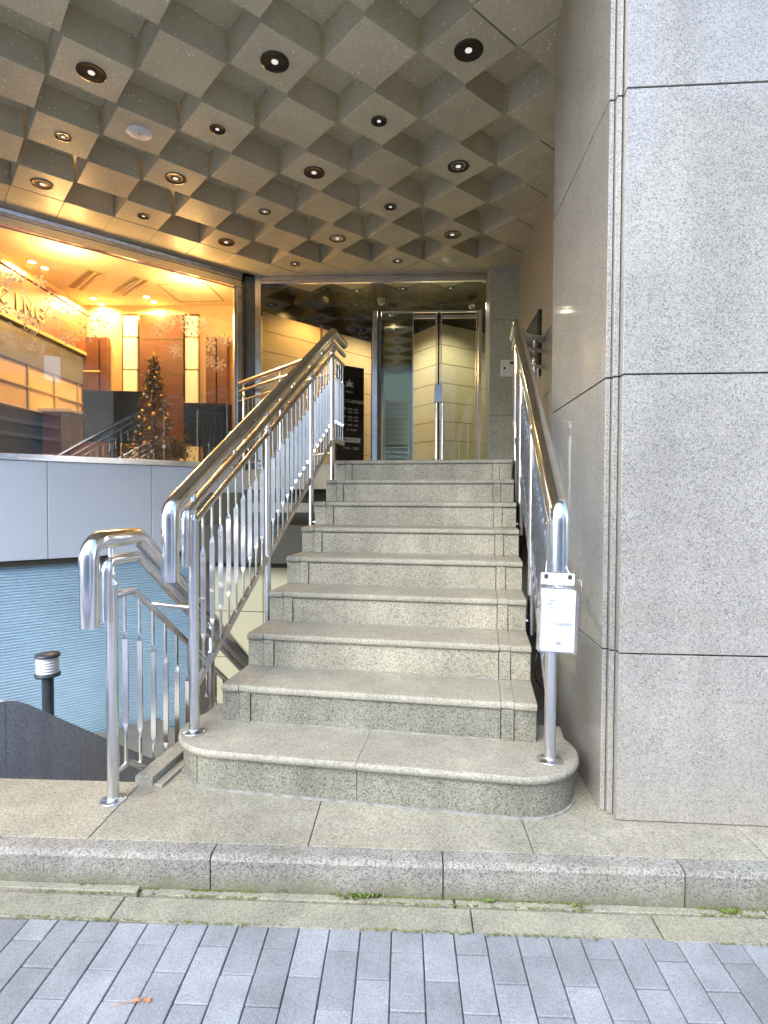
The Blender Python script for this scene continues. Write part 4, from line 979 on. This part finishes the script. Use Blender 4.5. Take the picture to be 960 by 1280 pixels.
# ================================================================== ROOM BEHIND THE WINDOW
ZI = 3.90
rm = thing('shop_room', 'warm yellow-orange room behind the large window with brown cabinets', 'room', (-2.8, 7.2, ZT))
q = MB(); q.prism([tuple(WN(LW, 0.06)[:2]), tuple(WN(0.0, 0.06)[:2]), (-1.62, 7.44), (-1.62, 7.9), (-9, 7.9)], ZI, ZI + 0.05); q.build('room_ceiling', ICEIL, rm)
XL = -3.93
RB = frame(XL, 7.42, 0)
bar('back_wall', RB, 0.0, 2.32, 0.0, 0.1, ZT, ZI, IWALL, rm, 0)
LWF = frame(XL, 7.42, R(-90))     # l runs towards the street along the left wall
bar('left_wall', RB, -0.05, 0.0, -2.45, 0.1, ZT, ZI, IWALL, rm, 0)
bar('corner_post', RB, 0.0, 0.075, -0.06, 0.0, ZT, 3.72, OLIVE, rm, 0.002)
bar('side_partition', RB, 2.24, 2.30, -0.55, 0.1, ZT, ZI, IWALL, rm, 0)
def bx_px(name, x0, x1, y0, y1, Y, dep, mat, par=None, ch_=0.002):
    a = pt(x0, y0, Y); b = pt(x1, y1, Y); m = MB(); m.box(ID, a.x, b.x, Y, Y + dep, min(a.z, b.z), max(a.z, b.z), ch_); return m.build(name, mat, par)
cab1 = thing('wall_cabinet', 'dark brown cabinet on the back wall just right of the olive corner post', 'cabinet', (-3.7, 7.3, ZT))
bx_px('cabinet_door', 99, 124, 421, 590, 7.32, 0.09, BROWN, cab1); bx_px('cabinet_door', 125, 135, 421, 590, 7.32, 0.09, BROWN, cab1)
bx_px('cabinet_rail', 98, 125, 463, 465, 7.31, 0.008, YELLOW, cab1)
cab2 = thing('wall_cabinet', 'wide dark brown cabinet on the back wall behind the decorated tree', 'cabinet', (-3, 7.3, ZT))
for a, b in ((393, 424), (425.5, 468), (469.5, 592)): bx_px('cabinet_door', 174, 229, a, b, 7.30, 0.11, BROWN, cab2)
for y in (424.7, 468.7): bx_px('cabinet_rail', 174, 229, y - 0.6, y + 0.6, 7.305, 0.01, OLIVE, cab2)
cab3 = thing('wall_cabinet', 'narrow dark brown cabinet on the back wall at the right end of the window', 'cabinet', (-2, 7.3, ZT))
for a, b in ((257, 270), (271, 284)): bx_px('cabinet_door', a, b, 421, 592, 7.30, 0.11, BROWN, cab3)
for nm, x0, x1 in (('left', 153, 172), ('right', 230.5, 248)):
    t = thing('lit_screen', 'glowing yellow three-pane screen on the back wall, %s of the wide brown cabinet' % nm, 'screen', pt((x0 + x1) / 2, 580, 7.3))
    for a, b in ((395, 420), (422, 461), (463, 520), (522, 590)): bx_px('screen_pane', x0 + 0.8, x1 - 0.8, a, b, 7.33, 0.05, LIGHTW, t)
    bx_px('screen_frame', x0 - 1.2, x1 + 1.2, 392, 592, 7.385, 0.03, BROWN, t)
# valance with letters on the left wall
bar('valance', LWF, 0.02, 2.4, 0.0005, 0.06, 3.26, 3.74, BROWN, rm, 0.002)
bar('grey_band', LWF, 0.02, 2.4, 0.0005, 0.03, 2.84, 3.22, plain('band_paint', (0.12, 0.125, 0.11), 0.4, noise=0.1), rm, 0.002)
for k in range(5): bar('window_bar', LWF, 0.2 + k * 0.5, 0.22 + k * 0.5, 0.0005, 0.02, 2.36, 2.835, OLIVE, rm, 0)
bar('window_bar', LWF, 0.02, 2.4, 0.0005, 0.024, 2.59, 2.605, OLIVE, rm, 0)
bar('valance_edge', LWF, 0.02, 2.4, 0.0005, 0.075, 3.75, 3.80, WOODB, rm, 0.002)
bar('valance_edge', LWF, 0.02, 2.4, 0.0005, 0.075, 3.22, 3.26, OLIVE, rm, 0.002)
for i, c in enumerate('CING'):
    text(c, 0.25, plane_at(Vector((XL + 0.066, 5.75 + 0.2 * i, 3.43)), R(90)), rm, OLIVE, depth=0.006)
bar('dado', LWF, 0.02, 2.4, 0.0005, 0.03, ZT, 2.35, plain('dark_panelling', (0.022, 0.024, 0.024), 0.5, noise=0.1), rm, 0.001)  # dim interior put into a near-black colour, so glass reflections show
# ceiling vents and hatch
for n_, (cx, cy_, ang) in enumerate(((107, 350, 0), (163, 358, 0))):
    p = pz(cx, cy_, ZI - 0.001); t = thing('ceiling_vent', 'slatted air vent in the orange room ceiling, %s of the two' % ('left' if n_ == 0 else 'right'), 'vent', p)
    va, vb = pz(92, 362, ZI), pz(122, 337, ZI); VF = frame(p.x, p.y, math.atan2(vb.y - va.y, vb.x - va.x))
    bar('vent_frame', VF, -0.36, 0.36, -0.075, 0.075, ZI - 0.012, ZI - 0.001, OLIVE, t, 0.001)
    for k in (-1, 0, 1): bar('vent_slat', VF, -0.34, 0.34, k * 0.045 - 0.012, k * 0.045 + 0.012, ZI - 0.018, ZI - 0.0125, BROWN if k else ICEIL, t, 0)
p = pz(240, 366, ZI - 0.001); HFm = frame(p.x, p.y, R(-4))
t = thing('ceiling_hatch', 'square access hatch outlined in the orange room ceiling', 'hatch', p)
for a, b, c, d in ((-.3, .3, -.3, -.285), (-.3, .3, .285, .3), (-.3, -.285, -.284, .284), (.285, .3, -.284, .284)): bar('hatch_edge', HFm, a, b, c, d, ZI - 0.006, ZI - 0.0005, OLIVE, t, 0)
spots = [(70, 307), (97, 313), (40, 327), (56, 335), (226, 347), (246, 352), (183, 371), (192, 377), (117, 373), (126, 380)]
whs = ['nearest pair, left one', 'nearest pair, right one', 'far left pair, left one', 'far left pair, right one', 'pair nearest the entrance, left one', 'pair nearest the entrance, right one',
       'pair above the tree, left one', 'pair above the tree, right one', 'rear left pair, left one', 'rear left pair, right one']
m = MB(); m.lathe((0, 0, 0), [(0.001, -0.004), (0.036, -0.004), (0.036, 0.0)], 18); SLm = m.mesh('lens'); SLm.materials.append(SPOTW)
m = MB(); m.lathe((0, 0, 0), [(0.036, -0.004), (0.05, -0.007), (0.055, 0.0)], 18); SRm = m.mesh('trim_ring'); SRm.materials.append(ICEIL)
for (x_, y_), wh in zip(spots, whs):
    p = pz(x_, y_, ZI - 0.001)
    t = thing('spot_light', 'bright warm spot light in the orange room ceiling, %s' % wh, 'ceiling light', p, 'spot lights in the room ceiling')
    inst('lens', SLm, t, Matrix.Translation(p)); inst('trim_ring', SRm, t, Matrix.Translation(p))
    L_ = bpy.data.lights.new('spot_lamp', 'SPOT'); L_.energy = 14.0; L_.color = (1.0, 0.56, 0.19); L_.spot_size = R(168); L_.spot_blend = 0.25; L_.shadow_soft_size = 0.05
    if x_ < 60: L_.energy = 7
    if y_ < 316 or y_ in (347, 352): L_.type = 'POINT'; L_.energy = 3.6
    lo = bpy.data.objects.new('spot_lamp', L_); COL.objects.link(lo); lo.parent = t; lo.matrix_parent_inverse = t.matrix_world.inverted(); lo.matrix_world = Matrix.Translation(p + Vector((0, 0, -0.20 if L_.type == 'POINT' else -0.03)))
# unseen lamps added to brighten the lobby walls and pier
for n_, (x_, y_, z_, en_, c_) in enumerate(((0.1, 7.75, 3.95, 17, (1.0, .88, .68)), (-0.75, 7.2, 3.95, 12, (1.0, .62, .26)), (1.15, 7.45, 3.95, 12, (1.0, .90, .70)))):
    p = Vector((x_, y_, z_)); t = thing('added_lobby_lamp', ['added warm lamp over the lobby doors', 'added orange lamp over the panelled lobby wall', 'added warm lamp at the right end of the lobby'][n_], 'ceiling light', p)
    m = MB(); m.lathe(p + Vector((0, 0, 0.06)), [(0.02, -0.02), (0.06, 0.0), (0.06, 0.03)], 18); m.build('fill_shade', BRONZE, t)
    L_ = bpy.data.lights.new('lobby_fill', 'SPOT'); L_.spot_size = R(150); L_.spot_blend = 0.6; L_.energy = en_; L_.color = c_; L_.shadow_soft_size = 0.04
    lo = bpy.data.objects.new('lobby_fill', L_); COL.objects.link(lo); lo.parent = t; lo.matrix_parent_inverse = t.matrix_world.inverted(); lo.matrix_world = Matrix.Translation(p - Vector((0, 0, 0.03)))

# black screens on stands
for (x0, x1, y0, y1, Y, lab) in ((103, 174, 487, 553, 6.55, 'black rectangular screen left of the decorated tree'), (229, 288, 503, 558, 7.0, 'black rectangular screen right of the decorated tree')):
    a = pt(x0, y0, Y); b = pt(x1, y1, Y); SF = frame(a.x, Y, R(8)); W_ = b.x - a.x
    t = thing('display_screen', lab, 'screen', Vector(((a.x + b.x) / 2, Y, ZT)))
    bar('screen_panel', SF, 0, W_, 0, 0.05, b.z, a.z, BLACK, t, 0.006)
    bar('screen_stand', SF, W_ * .4, W_ * .6, 0.01, 0.05, ZT, b.z - 0.001, BRONZE, t, 0.002)
    bar('stand_base', SF, W_ * .2, W_ * .8, -0.12, 0.16, ZT, ZT + 0.02, BRONZE, t, 0.002)
cn = thing('counter', 'low olive counter with a cream top inside the window at the left', 'counter', pt(40, 560, 6.2))
a = pt(-40, 560, 6.3); b = pt(84, 500, 6.3)
q = MB(); q.box(ID, XL + 0.07, b.x, 6.35, 6.75, ZT, 2.35, 0.004); q.build('counter_body', BROWN, cn)
q = MB(); q.box(ID, XL + 0.04, b.x + 0.03, 6.32, 6.78, 2.351, 2.39, 0.003); q.build('counter_top', ICEIL, cn)

# christmas tree
tc = pt(193, 575, 6.62); tx, ty_ = tc.x, tc.y
xt = thing('christmas_tree', 'dark bushy decorated fir tree with gold and red balls in the window', 'christmas tree', (tx, ty_, ZT))
m = MB(); m.tube([(tx, ty_, ZT), (tx, ty_, 3.0)], [0.03, 0.008], 8); m.build('trunk', BROWN, xt)
m = MB()
for k in range(4200):
    f = random.random() ** 0.75; z = ZT + 0.12 + (3.04 - ZT - 0.12) * (1 - f)
    rmax = 0.03 + 0.28 * f * (0.82 + 0.25 * math.sin(z * 28 + random.random())); a = random.uniform(0, 2 * math.pi); r_ = rmax * random.random() ** 0.4
    c = Vector((tx + r_ * math.cos(a), ty_ + r_ * math.sin(a), z)); d = Vector((math.cos(a), math.sin(a), random.uniform(-0.6, 0.3))).normalized() * random.uniform(0.03, 0.06)
    s_ = Vector((-math.sin(a), math.cos(a), random.uniform(-.5, .5))) * random.uniform(0.006, 0.012)
    m.add([c - s_, c + s_, c + d], [[0, 1, 2]])
m.build('needles', FOLI, xt, kind='stuff', recalc=False)
for k in range(80):
    f = 0.08 + 0.9 * (k / 80); z = ZT + 0.14 + (3.0 - ZT - 0.14) * (1 - f); a = k * 2.4; r_ = 0.015 + 0.24 * f
    sphere_mb((tx + r_ * math.cos(a), ty_ + r_ * math.sin(a), z), random.uniform(0.014, 0.028), 7).build('ornament', random.choice([GOLD, GOLD, GOLD, REDO, WHITE, WHITE]), xt)
m = MB(); m.lathe((tx, ty_, 3.06), [(0.002, -0.03), (0.02, 0.0), (0.002, 0.04)], 6, False); m.build('tree_topper', GOLD, xt)
m = MB(); m.lathe((tx, ty_, ZT), [(0.10, 0.0), (0.13, 0.14), (0.11, 0.14)], 18); m.build('pot', BROWN, xt)
for n_, xx in enumerate((160, 224)):
    p = pt(xx, 575, 6.75); sh = thing('potted_shrub', 'low potted shrub %s of the decorated tree' % ('left' if n_ == 0 else 'right'), 'plant', (p.x, p.y, ZT))
    m = MB()
    for k in range(500):
        v = Vector((random.gauss(0, .07), random.gauss(0, .07), abs(random.gauss(0.12, .07)))); c = Vector((p.x, p.y, ZT + 0.12)) + v; d = Vector((random.uniform(-1, 1), random.uniform(-1, 1), random.uniform(-.2, 1))).normalized() * .035; s_ = d.orthogonal().normalized() * .01
        m.add([c - s_, c + s_, c + d], [[0, 1, 2]])
    m.build('foliage', FOLI, sh, kind='stuff', recalc=False)
    m = MB(); m.lathe((p.x, p.y, ZT), [(0.06, 0), (0.08, 0.13), (0.07, 0.13)], 14); m.build('pot', GOLD, sh)

# ================================================================== small ground things
def tuft(name, c, n, spread, label, seed):
    rnd = random.Random(seed); m = MB(); c = Vector(c)
    for k in range(n):
        p = c + Vector((rnd.gauss(0, spread), rnd.gauss(0, spread * 0.22), 0)); a = rnd.uniform(0, 6.28); h_ = rnd.uniform(0.003, 0.012)
        d = Vector((math.cos(a), math.sin(a), 0)) * rnd.uniform(0.004, 0.011); s_ = Vector((-d.y, d.x, 0)) * 0.6
        m.add([p - s_ * .4, p + d * .5 + s_ + Vector((0, 0, h_ * .8)), p + d + Vector((0, 0, h_)), p + d * .5 - s_ + Vector((0, 0, h_ * .7))], [[0, 1, 2, 3]])
    return tag(m.build(name, MOSSM, recalc=False), label, 'weeds', 'weeds along the kerb')
for i, (x_, y_, n_, sp_, lb_) in enumerate(((362, 1113, 90, 0.022, 'small clump of green weeds under the kerb stone left of the middle joint'), (450, 1121, 150, 0.038, 'largest green weed patch at the kerb foot, left of the middle joint'), (722, 1133, 30, 0.012, 'tiny two-leaved weed at the kerb foot below the pillar'),
                                         (915, 1141, 70, 0.018, 'pale green weed clump at the kerb foot near the right end'), (110, 1106, 60, 0.03, 'low mossy weeds at the kerb foot near the left end'), (612, 1128, 24, 0.012, 'sparse green weed just right of the middle kerb joint'))):
    p = pz(x_, y_, 0.006); tuft('weed', p, n_, sp_, lb_, 11 + i)
m = MB(); rnd = random.Random(5)
for k in range(3600):
    l = rnd.uniform(-2.0, 2.2); d = rnd.choice([0.0, 0.0, -0.03, -0.151]) + rnd.gauss(0, 0.003)
    if math.sin(l * 5.1) + math.sin(l * 11.3 + 1) < -0.2: continue
    p = K(l, d, 0.002); s_ = rnd.uniform(0.002, 0.006); a = rnd.uniform(0, 6.28)
    m.add([p + Vector((math.cos(a + t) * s_, math.sin(a + t) * s_, rnd.uniform(0.001, 0.005))) for t in (0, 2.1, 4.2)], [[0, 1, 2]])
o = m.build('moss', MOSSM, recalc=False); o['kind'] = 'stuff'; o['label'] = 'thin green moss in the joints along the kerb foot'; o['category'] = 'moss'
m = MB(); rnd = random.Random(9)
for k in range(1400):
    l = rnd.uniform(-2.0, 2.2); d = rnd.choice([-0.002, -0.002, -0.031, -0.150]) + rnd.gauss(0, 0.006)
    p = K(l, d, 0.001 + (ZL if False else 0)); s_ = rnd.uniform(0.001, 0.0035); a = rnd.uniform(0, 6.28)
    m.add([p + Vector((math.cos(a + t) * s_, math.sin(a + t) * s_, 0.001)) for t in (0, 1.6, 3.2, 4.8)] + [p + Vector((0, 0, s_ * 0.9))], [[0, 1, 4], [1, 2, 4], [2, 3, 4], [3, 0, 4]])
o = m.build('grit', plain('brown_grit', (0.16, 0.13, 0.09), 0.9, noise=0.4, nscale=90), recalc=False); o['kind'] = 'stuff'; o['label'] = 'fine brown grit and soil lying along the kerb foot'; o['category'] = 'grit'
# dry leaf
lp = pz(178, 1252, 0.003)
lf = thing('dry_leaf', 'small dry orange leaf pair with a long stalk lying on the grey pavers', 'leaf', lp)
for dx, rot in ((-0.014, 0.6), (0.014, -0.3)):
    m = MB(); pts = []
    for k in range(10):
        a = 2 * math.pi * k / 10; r_ = (0.011 if k % 2 == 0 else 0.006) * random.uniform(.8, 1.2); pts.append(lp + Vector((dx + r_ * math.cos(a + rot), r_ * 1.1 * math.sin(a + rot), 0.002 + random.uniform(0, 0.006))))
    cen = lp + Vector((dx, 0, 0.004)); vs = pts + [cen]; m.add(vs, [[k, (k + 1) % 10, 10] for k in range(10)]); m.build('leaf_blade', LEAFM, lf, recalc=False)
m = MB(); m.tube([lp + Vector((0.0, 0, 0.004)), lp + Vector((-0.03, -0.006, 0.006)), lp + Vector((-0.075, -0.02, 0.004))], 0.0009, 6); m.build('stalk', LEAFM, lf)

# ================================================================== across the street (seen in the reflections)
def far_building(name, label, x0, x1, y0, y1, h, mat, nx, nz_, sill=1.2):
    t = thing(name, label, 'building', ((x0 + x1) / 2, (y0 + y1) / 2, 0))
    m = MB(); m.prism([(x0, y0), (x1, y0), (x1, y1), (x0, y1)], -0.12, h); m.build('wall', mat, t)
    m = MB(); m.prism([(x0 - .2, y0 - .2), (x1 + .2, y0 - .2), (x1 + .2, y1 + .2), (x0 - .2, y1 + .2)], h + 0.002, h + .5); m.build('roof', FACG, t)
    wW = (x1 - x0) / nx; wm = MB(); wm.box(ID, -wW * .32, wW * .32, 0, 0.05, 0, 1.6, 0.01); me = wm.mesh('window'); me.materials.append(FWIN)
    for a in range(nx):
        for b in range(nz_):
            inst('window', me, t, Matrix.Translation((x0 + wW * (a + .5), y1 + 0.001, sill + b * 3.0)))
far_building('street_building', 'beige office block across the street with rows of windows', -17, -3.2, -30, -18.0, 9.5, FACB, 5, 3)
far_building('street_building', 'grey shop building across the street to the right with dark windows', -3.1, 8.1, -30, -17.6, 9.2, FACG, 5, 2)
far_building('street_building', 'tall pale building across the street at the far right', 8.2, 24, -31, -17.8, 15.4, FACB, 6, 5)
far_building('street_building', 'slender dark tower rising behind the tall pale building across the street', 12.2, 13.5, -33, -31.2, 34.0, FACG, 1, 10)
q = MB(); q.prism([(-40, -17.2), (40, -17.2), (40, -13.4), (-40, -13.4)], -0.155, 0.0); struct(q.build('far_sidewalk', FARP))

t = thing('street_building', 'low grey shop building with pale bands on the near side street to the right', 'building', (12, -9, 0))
m = MB(); m.prism([(6.6, -12), (22, -12), (22, -5.0), (6.6, -5.0)], -0.16, 5.4); m.build('wall', FACG, t)
for z in (3.3, 3.75, 4.2, 5.2):
    bar('pale_band', ID, 6.55, 22.05, -5.0, -4.93, z, z + 0.14, FACB, t, 0.004)
for k in range(9):
    bar('window', ID, 6.9 + k * 1.65, 8.1 + k * 1.65, -4.998, -4.96, 0.4, 2.9, [FWIN, FACB, WOODB][k % 3], t, 0.004)
